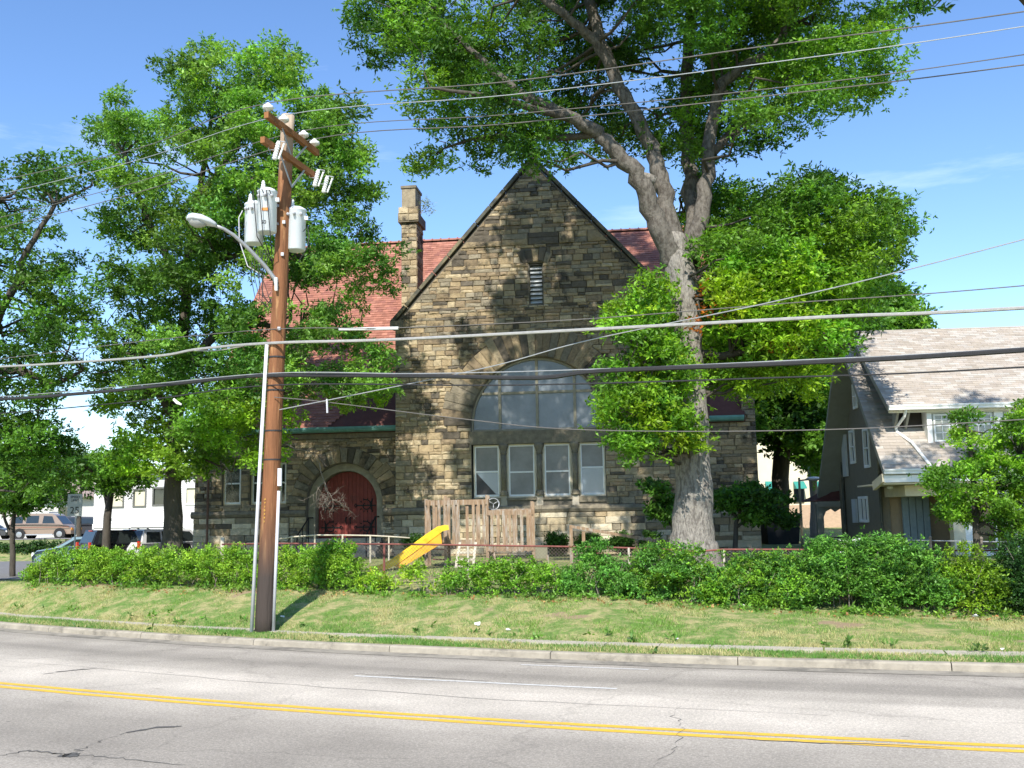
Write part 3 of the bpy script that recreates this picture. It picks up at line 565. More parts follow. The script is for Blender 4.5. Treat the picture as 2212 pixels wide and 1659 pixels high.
# trees between church and house, behind the house
base = at(1684,1175,48); base.z = .9
tree('large_tree', 'dark trunked tree in shade between the church and the neighbouring house', base,
 ([base-Vector((0,0,.4))]+A([(1686,1100),(1688,1000),(1690,900),(1700,780),(1720,600)], 48), [.55,.42,.4,.36,.3,.15]),
 [(A([(1690,900),(1740,840),(1790,800)], 48), [.16,.1,.05]), (A([(1690,960),(1650,900),(1640,840)], 48), [.14,.1,.05])],
 [[(1640,880),(1640,800),(1560,780),(1560,700),(1700,620),(1800,600),(1850,640),(1860,700),(1850,760),(1830,800),(1800,880),(1795,960),(1770,980),(1740,930),(1700,990),(1720,940),(1650,960)]], 48, 4, 150, (.8,1.5), lambda x,y: vari(MID, DARK, GREEN), leafk=dict(sub=12, ll=.28, lw=.07, spread=.3))
base = at(1758,1170,56); base.z = .9
tree('small_tree', 'slender grey trunked tree beside the back porch of the house', base,
 ([base-Vector((0,0,.4))]+A([(1760,1110),(1755,1020),(1750,960),(1745,900)], 56), [.3,.24,.22,.18,.1]), [(A([(1752,1000),(1775,950),(1780,900)], 56), [.12,.08,.04])],
 [[(1720,880),(1790,860),(1795,990),(1770,1020),(1740,985),(1715,960)]], 56, 2, 30, (.6,1.1), lambda x,y: vari(MID, GREEN, DARK), leafk=dict(sub=14, ll=.26, lw=.06, spread=.3), m=mat('grey_bark', (.2,.17,.14), .95))
base = at(1920,1170,62); base.z = .9
tree('large_tree', 'rounded green tree rising behind the ridge of the house roof', base, ([base-Vector((0,0,.4))]+A([(1920,1000),(1915,800),(1910,660)], 62), [.4,.35,.3,.1]), [(A([(1916,850),(1880,760),(1860,720)], 62), [.2,.12,.05])],
 [[(1820,760),(1840,660),(1890,620),(1930,625),(1960,660),(1970,700),(1960,740),(1900,760)]], 62, 3, 46, (1,1.6), lambda x,y: vari(GREEN, (.08,.2,.04)), leafk=dict(sub=9, ll=.36, lw=.09, spread=.4))
# understorey trees against the church wall
for lab, bx, by, poly, Y, n in (('low spreading tree with layered dark leaves right of the grey oak trunk', 1585, 1180, [(1550,1070),(1600,1050),(1650,1055),(1690,1065),(1700,1100),(1725,1118),(1680,1135),(1610,1125),(1550,1115)], 33.5, 30),
                                ('small dark leafy tree left of the grey oak trunk', 1452, 1180, [(1385,1042),(1410,1038),(1450,1050),(1455,1130),(1420,1120),(1395,1075),(1440,1065)], 33, 11)):
    b0 = at(bx, by, Y); b0.z = .9
    tree('small_tree', lab, b0, ([b0-Vector((0,0,.2))]+A([(bx+5,by-50),(bx+20 if bx > 1500 else bx-15,1090)], Y), [.1,.07,.04]), [(A([(bx+5,by-40),(bx+60 if bx > 1500 else bx-35,by-80)], Y), [.06,.03])], [poly], Y, 1.0, n, (.25,.42), lambda x,y: vari(MID, DARK, (.04,.13,.025)), leafk=dict(sub=44, ll=.15, lw=.04, flat=.35, spread=.13))
# ivy sapling / young locust at the right edge
base = at(2105,1190,21.5); base.z = .5
yl = tree('locust_tree', 'young light green tree leaning over the white front of the right hand house', base,
 ([base-Vector((0,0,.3))]+A([(2110,1150),(2105,1080),(2100,1000),(2090,930),(2085,880)], 21.5), [.08,.07,.06,.05,.035,.02]),
 [(A([(2108,1120),(2160,1040),(2200,980)], 21.5), [.05,.035,.02]), (A([(2106,1080),(2050,1040),(2000,1035)], 21.5), [.04,.03,.015]), (A([(2108,1140),(2180,1100),(2230,1070)], 21.5), [.05,.035,.02])],
 [[(2040,1000),(2055,940),(2070,890),(2095,890),(2110,940),(2150,930),(2190,900),(2212,870),(2300,820),(2320,1100),(2212,1180),(2160,1180),(2140,1120),(2060,1130),(2025,1110),(2035,1060),(1990,1045),(1990,1030),(2020,1010)]], 21.5, 1.1, 150, (.16,.32), lambda x,y: vari((.13,.3,.03),(.09,.22,.03),MID,(.16,.34,.04)), leafk=dict(sub=90, tuft=6, lv=6, ll=.09, lw=.02, spread=.1, flat=.6))
# tree standing just outside the right edge, its lowest leaves in the top right corner
base = Vector((13.5, 17.2, .3))
tree('street_tree', 'branch tips of a tree standing beyond the right edge, seen at the top right corner', base, ([base, base+Vector((.1,0,4)), base+Vector((.2,0,9)), base+Vector((.2,.2,14))], [.35,.28,.2,.08]),
 [([base+Vector((0,0,6)), at(2200,-20,17.5), at(2060,-10,17.5)], [.15,.09,.03])],
 [[(1975,-120),(1985,15),(2030,10),(2040,45),(2060,15),(2090,12),(2120,-20),(2240,-40),(2700,-60),(2800,-400),(2400,-600),(2100,-300)]], 17.4, 2.2, 60, (.4,.8), lambda x,y: vari(DARK, MID), leafk=dict(sub=24))

# --- hedges and shrubs
def shrub(name, label, xs, depth, hts, leafk={}, cols=(GREEN,), fill=1.0, group='hedge row along the top of the bank', zoff=0, front=0, cat='shrub'):
    x0, x1 = xs[0], xs[-1]; xm = (x0+x1)/2; ym = hedge_y(xm)+depth/2+front
    r = empty(name, (xm, ym, gzf(xm, ym)), label=label, cat=cat, group=group); c = []
    n = int((x1-x0)*depth*36*fill*(np.mean(hts)/1.0))
    for i in range(n):
        x = random.uniform(x0, x1); h = np.interp(x, xs, hts); k = min(1, (x-x0)/.5, (x1-x)/.5); k = .45+.55*math.sqrt(max(0, k))
        yy = random.uniform(0, 1); z = random.betavariate(1.15, .8)
        prof = 1-.35*(2*yy-1)**2
        y = hedge_y(x)+front+depth*(.12+.76*yy)+.15*(1-k); zz = gzf(x, y)+.1+(h*k*prof-.18)*z+zoff
        rr = random.uniform(.15,.24); c.append(((x, y, zz), rr, vari(*cols)))
    lk = dict(sub=78, tuft=6, lv=7, ll=.062, lw=.014, spread=.085, flat=.9, droop=-.2, jit=.25); lk.update(leafk)
    foliage('foliage', M['leafb'], r, [a[0] for a in c], [a[1] for a in c], [a[2] for a in c], **lk)
    b = MB()
    for i in range(int((x1-x0)*7)):
        x = random.uniform(x0+.1, x1-.1); y = hedge_y(x)+front+depth*random.uniform(.2,.8); z = gzf(x, y)-.05; h = np.interp(x, xs, hts)*random.uniform(.5,.9)
        b.tube([(x,y,z),(x+random.gauss(0,.06),y,z+h*.5),(x+random.gauss(0,.16),y+random.gauss(0,.08),z+h)], [.012,.009,.004], 4, cap=False)
        # upright new shoots above the clipped top
    b.build('stems', M['deadwood'], r)['kind'] = 'stuff'
    # shoots
    sh = []; 
    for i in range(int((x1-x0)*6)):
        x = random.uniform(x0+.15, x1-.15); y = hedge_y(x)+front+depth*random.uniform(.25,.75); h = np.interp(x, xs, hts); z = gzf(x, y)+h*.86
        for k in range(4): sh.append(((x+random.gauss(0,.02), y, z+k*.045*random.uniform(.5,1.6)), .06, vari(*cols)))
    foliage('shoots', M['leafb'], r, [a[0] for a in sh], [a[1] for a in sh], [a[2] for a in sh], **{**lk, 'sub': 200, 'tuft': 2, 'lv': 5, 'spread': .025})
    return r
BR = (.155,.31,.035); BR2 = (.12,.27,.03)
shrub('hedge', 'long trimmed bright green hedge left of the utility pole, cars behind it', [-13.4,-12.8,-10,-8,-6.2], 1.3, [.78,.86,.9,.92,.94], dict(sub=84), (BR, BR2, (.1,.24,.03)), 1.0, cat='hedge')
shrub('hedge', 'bright green bush right of the utility pole crossed by its shadow', [-6.15,-5.3,-4.6,-4,-3.6], 1.3, [.94,.96,1.06,1.08,.92], dict(sub=84), (BR, BR2, (.1,.26,.03)), 1.1, cat='hedge')
shrub('shrub', 'thin yellow-green shrub at the foot of the yellow slide', [-3.55,-3.1,-2.6,-2.2,-1.7], .8, [.4,.36,.5,.62,.62], dict(sub=50, ll=.07, lw=.017), (BR, (.2,.36,.03)), .9)
shrub('shrub', 'sparse green shrub row below the wooden climbing tower', [-1.65,-1,-.3,.5,1.0], .8, [.64,.64,.68,.74,.82], dict(sub=56, ll=.07, lw=.017), (BR2, (.1,.25,.03)), 1.15)
shrub('shrub', 'tall willowy bush standing above its neighbours right of the climbing tower', [1.0,1.3,1.9,2.3], 1.0, [.9,1.1,1.15,.9], dict(sub=78), ((.07,.21,.045),(.09,.25,.045)), 1.55)
shrub('shrub', 'dark green bush with leggy stems left of the grey trunk', [2.3,2.7,3.3,4.1], 1.1, [.95,1.05,1.2,1.1], dict(sub=78), ((.065,.19,.04),BR2), 1.55)
shrub('shrub', 'bushy green shrub directly in front of the grey oak trunk', [4.1,4.6,5.2,5.75], 1.1, [1.1,1.0,1.0,1.15], dict(sub=78), ((.07,.2,.04),(.12,.27,.03)), 1.55)
shrub('hedge', 'wide deep green unclipped hedge right of the trunk, widest of the right side', [5.6,6.2,7,7.8,8.4], 1.6, [1.2,1.28,1.3,1.28,1.25], dict(sub=80, ll=.066), ((.075,.21,.04),(.09,.24,.04),(.06,.18,.035)), 1.55, cat='hedge')
shrub('hedge', 'yellow-green rounded shrub at the right end of the hedge row', [8.3,8.6,9.0,9.35], 1.5, [1.2,1.25,1.2,1.0], dict(sub=78), ((.13,.26,.02),(.1,.22,.02)), 1.1, cat='hedge')
shrub('shrub', 'dark shaded bush cut off by the right edge of the picture', [9.35,9.8,10.6,11.5], 1.5, [1.1,1.5,1.7,1.7], dict(sub=78), ((.02,.07,.02),(.03,.09,.02)), 1.0)  # shadow from the tree beyond the edge is put into these dark leaf colours
def ball(label, x, Y, w_, h_, cols, group='clipped shrubs along the church wall'):
    z = .85; r = empty('round_shrub', (x, Y, z), label=label, cat='shrub', group=group); c = []
    for i in range(70):
        d = Vector((random.gauss(0,1), random.gauss(0,1), random.gauss(0,1))).normalized()*random.random()**.35
        c.append(((x+d.x*(w_/2-.1), Y+d.y*(w_/2-.1), z+h_/2+d.z*(h_/2-.1)), .16, vari(*cols)))
    foliage('foliage', M['leafb'], r, [a[0] for a in c], [a[1] for a in c], [a[2] for a in c], sub=90, tuft=5, lv=6, ll=.07, lw=.02, spread=.06)
    one(lambda b: b.tube([(x,Y,z-.1),(x,Y,z+h_*.6)], [.04,.02], 6), 'stem', M['deadwood'], r)
for lab, x, w_ in (('round clipped shrub against the pale plinth, first right of the climbing tower', 1.5, .95), ('round clipped shrub under the sloping beam beside the plinth', 2.65, 1.0), ('broad clipped shrub behind the low end of the sloping beam', 3.85, 1.1), ('clipped shrub nearest the left side of the oak trunk', 4.95, 1.1), ('low clipped shrub between the church door steps and the slide', -3.6, 1.1)):
    ball(lab, x, 36.4, w_, .95, (DARK, MID))
b0 = at(110,1195,61)
def berm():
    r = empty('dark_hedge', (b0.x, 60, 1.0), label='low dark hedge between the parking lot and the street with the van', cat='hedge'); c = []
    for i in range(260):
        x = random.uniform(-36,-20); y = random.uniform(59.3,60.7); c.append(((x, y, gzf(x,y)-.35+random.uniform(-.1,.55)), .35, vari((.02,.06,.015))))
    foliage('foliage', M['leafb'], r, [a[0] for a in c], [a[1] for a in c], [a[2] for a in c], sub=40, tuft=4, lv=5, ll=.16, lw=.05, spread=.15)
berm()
# far wooded skyline, reads as one mass
c = []
for i in range(330):
    x = random.uniform(-150, 150); y = 150+random.uniform(-12,12); c.append(((x, y, 1.5+random.uniform(0,5.5)*(1.7 if x < -25 else 1)), random.uniform(2,3.4), vari(MID, DARK)))
fw, _ = foliage('far_wood', M['leaf'], None, [a[0] for a in c], [a[1] for a in c], [a[2] for a in c], sub=1, tuft=7, lv=5, ll=1.2, lw=.45, spread=1.0)
# --- grass blades and weeds on the bank
def blades(name, n, sr, dr, h, col, wd=.006, near=True):
    s = rng.uniform(*sr, n); d = rng.uniform(*dr, n)
    cl_ = rng.random(n) < .45; m0 = n//14; k_ = rng.integers(0, m0, n); s = np.where(cl_, s[k_]+rng.normal(0,.05,n), s); d = np.where(cl_, np.clip(d[k_]+rng.normal(0,.045,n), dr[0], dr[1]), d); a = KP0+s/KR
    x = KC[0]+(KR-d)*np.sin(a); y = KC[1]-(KR-d)*np.cos(a); z = gz(x, y)-.02
    kp_ = rng.random(n) > .85*soil(x, y)*(d > 1.35); x = x[kp_]; y = y[kp_]; z = z[kp_]; d = d[kp_]; n = len(x)
    hn = np.sin(x*1.9+y*.7)*np.cos(y*2.3-x*.8)+.6*np.sin(x*5.1)*np.cos(y*4.3); hh = h*(.5+rng.random(n))*(1+.3*hn)
    an = rng.uniform(0, math.pi, n); wx = np.cos(an)*wd; wy = np.sin(an)*wd*.5; lx = rng.normal(0,.5,n)*hh; ly = rng.normal(0,.5,n)*hh
    V = np.stack([np.stack([x-wx,y-wy,z],1), np.stack([x+wx,y+wy,z],1), np.stack([x+lx,y+ly,z+hh],1)],1).reshape(-1,3)
    straw = (np.sin(x*.9+3)*np.cos(y*1.3+x*.5)+.7*np.sin(x*2.7+y*1.9)+rng.normal(0,.55,n)) > .1
    base = np.where(straw[:,None], np.array([.4,.37,.17]), np.array(col)); C = np.repeat(base*(1+.25*rng.normal(size=(n,1))), 3, 0).clip(.01,.8)
    
    me = bpy.data.meshes.new(name); me.vertices.add(3*n); me.vertices.foreach_set('co', V.ravel().astype(np.float32)); me.loops.add(3*n); me.loops.foreach_set('vertex_index', np.arange(3*n, dtype=np.int32))
    me.polygons.add(n); me.polygons.foreach_set('loop_start', np.arange(0,3*n,3,dtype=np.int32)); me.polygons.foreach_set('loop_total', np.full(n,3,np.int32)); me.update(calc_edges=True)
    at_ = me.color_attributes.new('col','FLOAT_COLOR','POINT'); cc = np.ones((3*n,4),np.float32); cc[:,:3] = C; at_.data.foreach_set('color', cc.ravel()); me.materials.append(M['grass'])
    o = bpy.data.objects.new(name, me); COL.objects.link(o); o['kind'] = 'stuff'; return o
blades('grass', 190000, (-22,16), (1.3,4.6), .045, (.15,.27,.045))
blades('verge_grass', 45000, (-22,16), (.17,1.02), .045, (.1,.22,.035))
blades('pavement_edge_grass', 9000, (-22,16), (1.12,1.5), .07, (.1,.22,.035))
blades('playground_grass', 26000, (-22,16), (4.8,9.5), .08, (.12,.22,.04), .012)

# ------------------------------------------------------------------ stonework helpers
def clip_half(poly, a, b, c):            # keep a*x+b*y <= c
    out = []
    for i in range(len(poly)):
        p, q = poly[i], poly[(i+1) % len(poly)]; dp = a*p[0]+b*p[1]-c; dq = a*q[0]+b*q[1]-c
        if dp <= 0: out.append(p)
        if (dp < 0 < dq) or (dq < 0 < dp):
            t = dp/(dp-dq); out.append((p[0]+(q[0]-p[0])*t, p[1]+(q[1]-p[1])*t))
    return out
def area(p): return abs(sum(p[i][0]*p[(i+1) % len(p)][1]-p[(i+1) % len(p)][0]*p[i][1] for i in range(len(p))))/2
TAN, BUFF, GREY, SOOT, BRN, PALE = (.34,.262,.158), (.43,.35,.225), (.255,.22,.158), (.12,.102,.078), (.25,.19,.12), (.54,.47,.34)
def pick(wts):
    c = random.choices((TAN, BUFF, GREY, SOOT, BRN, PALE), wts)[0]; k = random.uniform(.82, 1.15); return tuple(v*k for v in c)
def stone_geo(mb, poly, y0, col, proud=.045, inset=.018, T=None, rough=1.0):
    """rock-faced stone: polygon in (t, h), joint recess behind, arris, pitched face; y is depth (back positive)."""
    n = len(poly); cx = sum(p[0] for p in poly)/n; cy = sum(p[1] for p in poly)/n
    T = T or (lambda t, y, h: (t, y, h)); vs = []; pr = proud*random.uniform(.6, 1.4)
    def ins(p, k):
        dx, dy = cx-p[0], cy-p[1]; L_ = math.hypot(dx, dy) or 1; k = min(k, L_*.4); return p[0]+dx/L_*k, p[1]+dy/L_*k
    for p in poly: q = ins(p, .007); vs.append(T(q[0], y0+.03, q[1]))
    for p in poly: q = ins(p, .008); vs.append(T(q[0], y0-pr*.25, q[1]))
    for p in poly: q = ins(p, inset+.02); vs.append(T(q[0]+random.uniform(-.01,.01), y0-pr*random.uniform(.6,1.2), q[1]+random.uniform(-.01,.01)))
    vs.append(T(cx+random.uniform(-.06,.06)*rough, y0-pr*random.uniform(.8,1.5), cy))
    fs = []
    for i in range(n):
        j = (i+1) % n; fs += [(i, j, n+j, n+i), (n+i, n+j, 2*n+j, 2*n+i), (2*n+i, 2*n+j, 3*n)]
    mb.add(vs, fs, col)
def courses(x0, x1, z0, z1, hs=(.11,.15,.2,.27), ws=(.22,.7)):
    out = []; z = z0
    while z < z1-.05:
        h = random.choice(hs); h = min(h, z1-z); 
        if z1-z-h < .1: h = z1-z
        x = x0-random.uniform(0, .3)
        while x < x1:
            wd = random.uniform(*ws)*(1 if h > .18 else 1.15); xa = max(x, x0); xb = min(x+wd, x1)
            if x1-xb < .15: xb = x1; wd = 9
            if xb-xa > .04:
                if h >= .27 and random.random() < .42: k = random.uniform(.38,.62); out += [(xa, xb, z, z+h*k), (xa, xb, z+h*k, z+h)]
                elif h >= .27 and xb-xa > .6 and random.random() < .3:
                    m_ = xa+(xb-xa)*random.uniform(.35,.65); out += [(xa, m_, z, z+h), (m_, xb, z, z+h*.5), (m_, xb, z+h*.5, z+h)]
                else: out.append((xa, xb, z, z+h))
            x += wd
        z += h
    return out
# ------------------------------------------------------------------ the church
FA = math.radians(7.4)
O_ = at(1150, 1115, 38.0)
church = empty('stone_church', (O_.x, O_.y, 0), -FA, 'old tan stone church with a tall gable, red tiled roof and round arched window', 'church')
GC = .28; GH = 5.6; KN = 10.0; AP = 16.35                 # gable centre, half width, kneeler height, apex
ACX, ACZ, AR, ARO = .25, 5.85, 2.56, 3.72
DCX, DCZ, DR, DRO = -7.56, 3.0, 1.55, 2.25
STN = []                                          # (poly, y0, colour, material, proud)
rs = (AP-KN)/GH
def gclip(p):
    nl = math.hypot(rs, 1)
    p = clip_half(p, rs/nl, 1/nl, (AP+rs*GC)/nl-.12); p = clip_half(p, -rs/nl, 1/nl, (AP-rs*GC)/nl-.12); return p
def round_clip(p, cx, cz, R, below=True):
    mx_ = sum(a[0] for a in p)/len(p)-cx; mz = sum(a[1] for a in p)/len(p)-cz; d = math.hypot(mx_, mz)
    if mz < 0: return p
    if d < R-.3 and all(math.hypot(a[0]-cx, a[1]-cz) < R for a in p): return None
    return clip_half(p, -mx_/d, -mz/d, (-mx_/d)*(cx)+(-mz/d)*cz-(R-.1))
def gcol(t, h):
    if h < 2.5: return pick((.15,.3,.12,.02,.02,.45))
    left = max(0, min(1, (-1.5-t)/3)); low = max(0, min(1, (9.5-h)/6)); k = left*low  # stone tones mix soot with painted shade, paler on the sunlit lower left
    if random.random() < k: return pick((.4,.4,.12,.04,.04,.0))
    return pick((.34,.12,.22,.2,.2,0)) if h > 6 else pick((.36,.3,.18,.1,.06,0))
def add_wall(x0, x1, z0, z1, y0, holes, cf=gcol, clipf=None, rnd=None, hs=(.11,.15,.2,.27), ws=(.22,.7), mk='stone', proud=.045):
    for xa, xb, za, zb in courses(x0, x1, z0, z1, hs, ws):
        rects = [(xa, xb, za, zb)]
        for hx0, hx1, hz0, hz1 in holes:
            nr = []
            for a, b, c, d in rects:
                if b <= hx0 or a >= hx1 or d <= hz0+.02 or c >= hz1-.02: nr.append((a, b, c, d)); continue
                if a < hx0: nr.append((a, hx0, c, d))
                if b > hx1: nr.append((hx1, b, c, d))
                if c < hz0-.06: nr.append((max(a,hx0), min(b,hx1), c, hz0))
                if d > hz1+.06: nr.append((max(a,hx0), min(b,hx1), hz1, d))
            rects = nr
        for a, b, c, d in rects:
            if b-a < .06: continue
            p = [(a,c),(b,c),(b,d),(a,d)]
            if rnd: p = round_clip(p, *rnd)
            if p and clipf: p = clipf(p)
            if p and len(p) > 2 and area(p) > .008: STN.append((p, y0, cf((a+b)/2, (c+d)/2), mk, proud))
SP0, SP1 = 2.46, 2.74                              # string course
wins = [(-2.27,-1.2),(-.95,.17),(.43,1.52),(1.8,2.82)]
gx0, gx1 = GC-GH+.02, GC+GH-.02
add_wall(gx0-.06, gx1+.06, .8, SP0, -.07, [], mk='plinth', hs=(.16,.2,.26), ws=(.3,1.0))
arch_hole = [(-2.31,2.82,SP1,ACZ)]
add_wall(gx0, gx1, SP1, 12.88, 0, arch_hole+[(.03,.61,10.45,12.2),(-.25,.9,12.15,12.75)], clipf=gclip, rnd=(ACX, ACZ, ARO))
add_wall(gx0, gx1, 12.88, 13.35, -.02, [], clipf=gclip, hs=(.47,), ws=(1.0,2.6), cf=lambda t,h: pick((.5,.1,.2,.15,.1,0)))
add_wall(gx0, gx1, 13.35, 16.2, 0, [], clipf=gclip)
# side walls, set back
YB = .7
def ecol(t, h):
    if h < 2.5: return pick((.15,.3,.12,.02,.02,.45))
    return pick((.35,.15,.28,.16,.1,0))
LW = [(-12.65,-11.85),(-11.48,-10.68),(-10.3,-9.95)]
lh = [(a, b, 2.95, 4.75) for a, b in LW]
EX0, EX1 = -13.8, 8.5
add_wall(EX0, DCX-DRO, .8, SP0, YB-.07, [], cf=ecol, mk='plinth', hs=(.16,.2,.26), ws=(.3,1.0))
add_wall(DCX+DRO, GC-GH, .8, SP0, YB-.02, [], cf=ecol, mk='stone')
add_wall(DCX-DRO, DCX+DRO, .8, SP0, YB, [(DCX-DR, DCX+DR, .8, 3.1)], cf=ecol)
add_wall(EX0, GC-GH, SP1, 5.75, YB, lh+[(DCX-DR, DCX+DR, 0, DCZ)], cf=ecol, rnd=(DCX, DCZ, DRO))
add_wall(GC+GH, EX1, .8, SP0, YB-.07, [], cf=ecol, mk='plinth', hs=(.16,.2,.26), ws=(.3,1.0))
add_wall(GC+GH, EX1, SP1, 5.75, YB, [], cf=ecol)
add_wall(EX1-.5, EX1, 5.75, 6.7, YB, [], cf=ecol)
rank = sorted(range(len(STN)), key=lambda i: -area(STN[i][0]))
# the photograph shows the gable and lower walls largest: rank by size
big = set(rank[:300]); rest = {'stone': MB(), 'plinth': MB()}
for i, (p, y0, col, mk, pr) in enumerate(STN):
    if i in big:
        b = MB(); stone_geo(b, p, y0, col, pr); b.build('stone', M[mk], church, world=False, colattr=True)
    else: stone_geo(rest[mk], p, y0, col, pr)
o = rest['stone'].build('stonework', M['stone'], church, world=False, colattr=True); o['kind'] = 'stuff'
o = rest['plinth'].build('plinth_stonework', M['plinth'], church, world=False, colattr=True); o['kind'] = 'stuff'
# backing walls with the openings cut out
def arcp(cx, cz, R, a0, a1, n): return [(cx+R*math.cos(a0+(a1-a0)*i/n), cz+R*math.sin(a0+(a1-a0)*i/n)) for i in range(n+1)]
def panel(name, outer, holes, y, m, parent, thick=.5, world=False):
    loops = [[Vector((x, 0, z)) for x, z in outer]]+[[Vector((x, 0, z)) for x, z in h] for h in holes]
    flat = [v for l in loops for v in l]; tri = tessellate_polygon(loops); b = MB()
    vs = [(v.x, y, v.z) for v in flat]+[(v.x, y+thick, v.z) for v in flat]; n = len(flat)
    fs = [tuple(t) for t in tri]+[tuple(n+i for i in reversed(t)) for t in tri]; k = 0
    for l in loops:
        for i in range(len(l)): j = (i+1) % len(l); fs.append((k+i, k+j, n+k+j, n+k+i))
        k += len(l)
    b.add(vs, fs); return b.build(name, m, parent, world=world)
bigarch = [(-2.31,3.04)]+[(2.82,3.04),(2.82,ACZ)]+arcp(ACX,ACZ,AR,.0,math.pi,24)[1:-1]+[(-2.31,ACZ)]
panel('wall', [(gx0,.6),(gx1,.6),(gx1,KN),(GC,AP-.1),(gx0,KN)], [bigarch, [(.05,10.5),(.59,10.5),(.59,12.15),(.05,12.15)]], .012, M['mortar'], church, .45)
doorhole = [(DCX-DR,.9),(DCX+DR,.9),(DCX+DR,DCZ)]+arcp(DCX,DCZ,DR,0,math.pi,20)[1:-1]+[(DCX-DR,DCZ)]
panel('wall', [(EX0,.6),(gx0,.6),(gx0,5.9),(EX0,5.9)], [doorhole]+[[(a,2.97),(b,2.97),(b,4.7),(a,4.7)] for a, b in LW], YB+.012, M['mortar'], church, .6)
panel('wall', [(gx1,.6),(EX1,.6),(EX1,6.7),(EX1-.5,6.7),(EX1-.5,5.9),(gx1,5.9)], [], YB+.012, M['mortar'], church, .6)
# side and back walls so that the church is closed
for a, b_ in (((EX0,YB+.62,.6),(EX0+.4,17.2,5.9)), ((EX1-.4,YB+.62,.6),(EX1,17.2,5.9)), ((EX0+.4,16.8,.6),(EX1-.4,17.2,5.9)), ((gx0,.47,.6),(gx0+.3,YB+.01,9.6)), ((gx1-.3,.47,.6),(gx1,YB+.01,9.6))):
    one(lambda b: b.box(a, b_), 'side_wall', M['dress'], church, world=False)
for xx in (EX0, EX1-.35):
    one(lambda b: b.add([(xx,.9,5.7),(xx,17,5.7),(xx,9,15.6),(xx+.3,.9,5.7),(xx+.3,17,5.7),(xx+.3,9,15.6)], [(0,1,2),(5,4,3),(0,3,4,1),(1,4,5,2),(2,5,3,0)]), 'gable_end', M['dress'], church, world=False)
# arch stones
def voussoirs(cx, cz, r0, r1, n, y0, a0=0, a1=math.pi, cols=None, proud=.06):
    for i in range(n):
        b0 = a0+(a1-a0)*i/n; b1 = a0+(a1-a0)*(i+1)/n; rr = r1+random.uniform(-.12,.1)
        p = [(cx+r*math.cos(a), cz+r*math.sin(a)) for r, a in ((r0,b0),(rr,b0),(rr,b1),(r0,b1))][::-1]
        b = MB(); stone_geo(b, p, y0-.03, cols(i), proud); b.build('voussoir', M['stone'], church, world=False, colattr=True)
voussoirs(ACX, ACZ, AR+.01, ARO, 34, 0, cols=lambda i: tuple(v*.82 for v in pick((.36,.04,.26,.22,.12,0))))
voussoirs(DCX, DCZ, DR+.01, DRO, 21, YB, cols=lambda i: tuple(v*.85 for v in pick((.4,.1,.3,.1,.1,0))))
voussoirs(.32, 11.2, 1.0, 1.55, 5, 0, math.radians(62), math.radians(118), cols=lambda i: pick((.2,0,.2,.5,.1,0)), proud=.04)
# arch linings (soffits)
def lining(name, cx, cz, r, y0, y1, zb, m, th=.06):
    pts = [(cx+r, zb)]+arcp(cx, cz, r, 0, math.pi, 28)+[(cx-r, zb)]; q = [(cx+r-th, zb)]+arcp(cx, cz, r-th, 0, math.pi, 28)+[(cx-r+th, zb)]
    b = MB(); n = len(pts); vs = [(x,y0,z) for x,z in pts]+[(x,y0,z) for x,z in q]+[(x,y1,z) for x,z in pts]+[(x,y1,z) for x,z in q]; fs = []
    for i in range(n-1): fs += [(i,i+1,n+i+1,n+i),(n+i,n+i+1,3*n+i+1,3*n+i),(2*n+i,3*n+i,3*n+i+1,2*n+i+1),(i,2*n+i,2*n+i+1,i+1)]
    b.add(vs, fs); return b.build(name, m, church, world=False)
lining('arch_frame', ACX, ACZ, AR, .12, .34, 5.62, M['mullion'], .07)
lining('door_surround', DCX, DCZ, DR, YB+.25, YB+.75, .95, mat('door_stone', (.3,.27,.2), .9, .3, 5, .4, 20), .29)
# string course, lintel, sills, panels under windows
def trim(name, a, b_, m='dress', col=None): return one(lambda b: b.box(a, b_), name, M[m], church, world=False)
def course(x0, x1, y, z0, z1, L_=1.25):
    x = x0
    while x < x1-.05:
        e = min(x+L_*random.uniform(.8,1.2), x1); e = x1 if x1-e < .3 else e
        b = MB(); pr = [(z0, -.02), (z0+.03, -.1), ((z0+z1)/2, -.15), (z1-.03, -.1), (z1, -.03)]
        vs = [(xx, y+q, z) for xx in (x+.004, e-.004) for z, q in pr]+[(xx, y+.05, z) for xx in (x+.004, e-.004) for z in (z0, z1)]; n = 5
        b.add(vs, [(i, n+i, n+i+1, i+1) for i in range(4)]+[(0,1,2,3,4,11,10),(5,12,13,9,8,7,6),(4,9,13,11),(0,10,12,5)]); b.build('string_course_stone', M['dress'], church, world=False); x = e
course(gx0-.1, gx1+.1, -.0, SP0, SP1); course(EX0-.1, DCX-DR-.02, YB, SP0, SP1); course(gx1+.1, EX1+.1, YB, SP0, SP1); course(DCX+DR+.05, gx0-.12, YB, SP0, SP1)
trim('lintel', (-2.38,-.05,5.1), (2.9,.3,5.6))
for x0, x1 in ((-.95,.17),(.43,1.52)): trim('sill', (x0-.02,-.06,2.95), (x1+.02,.3,3.04)); trim('apron', (x0,.02,2.74), (x1,.3,2.95), 'dress')
for x0, x1 in ((-2.3,-1.18),(1.78,2.84)): trim('sill', (x0,-.05,2.84), (x1,.3,3.05))
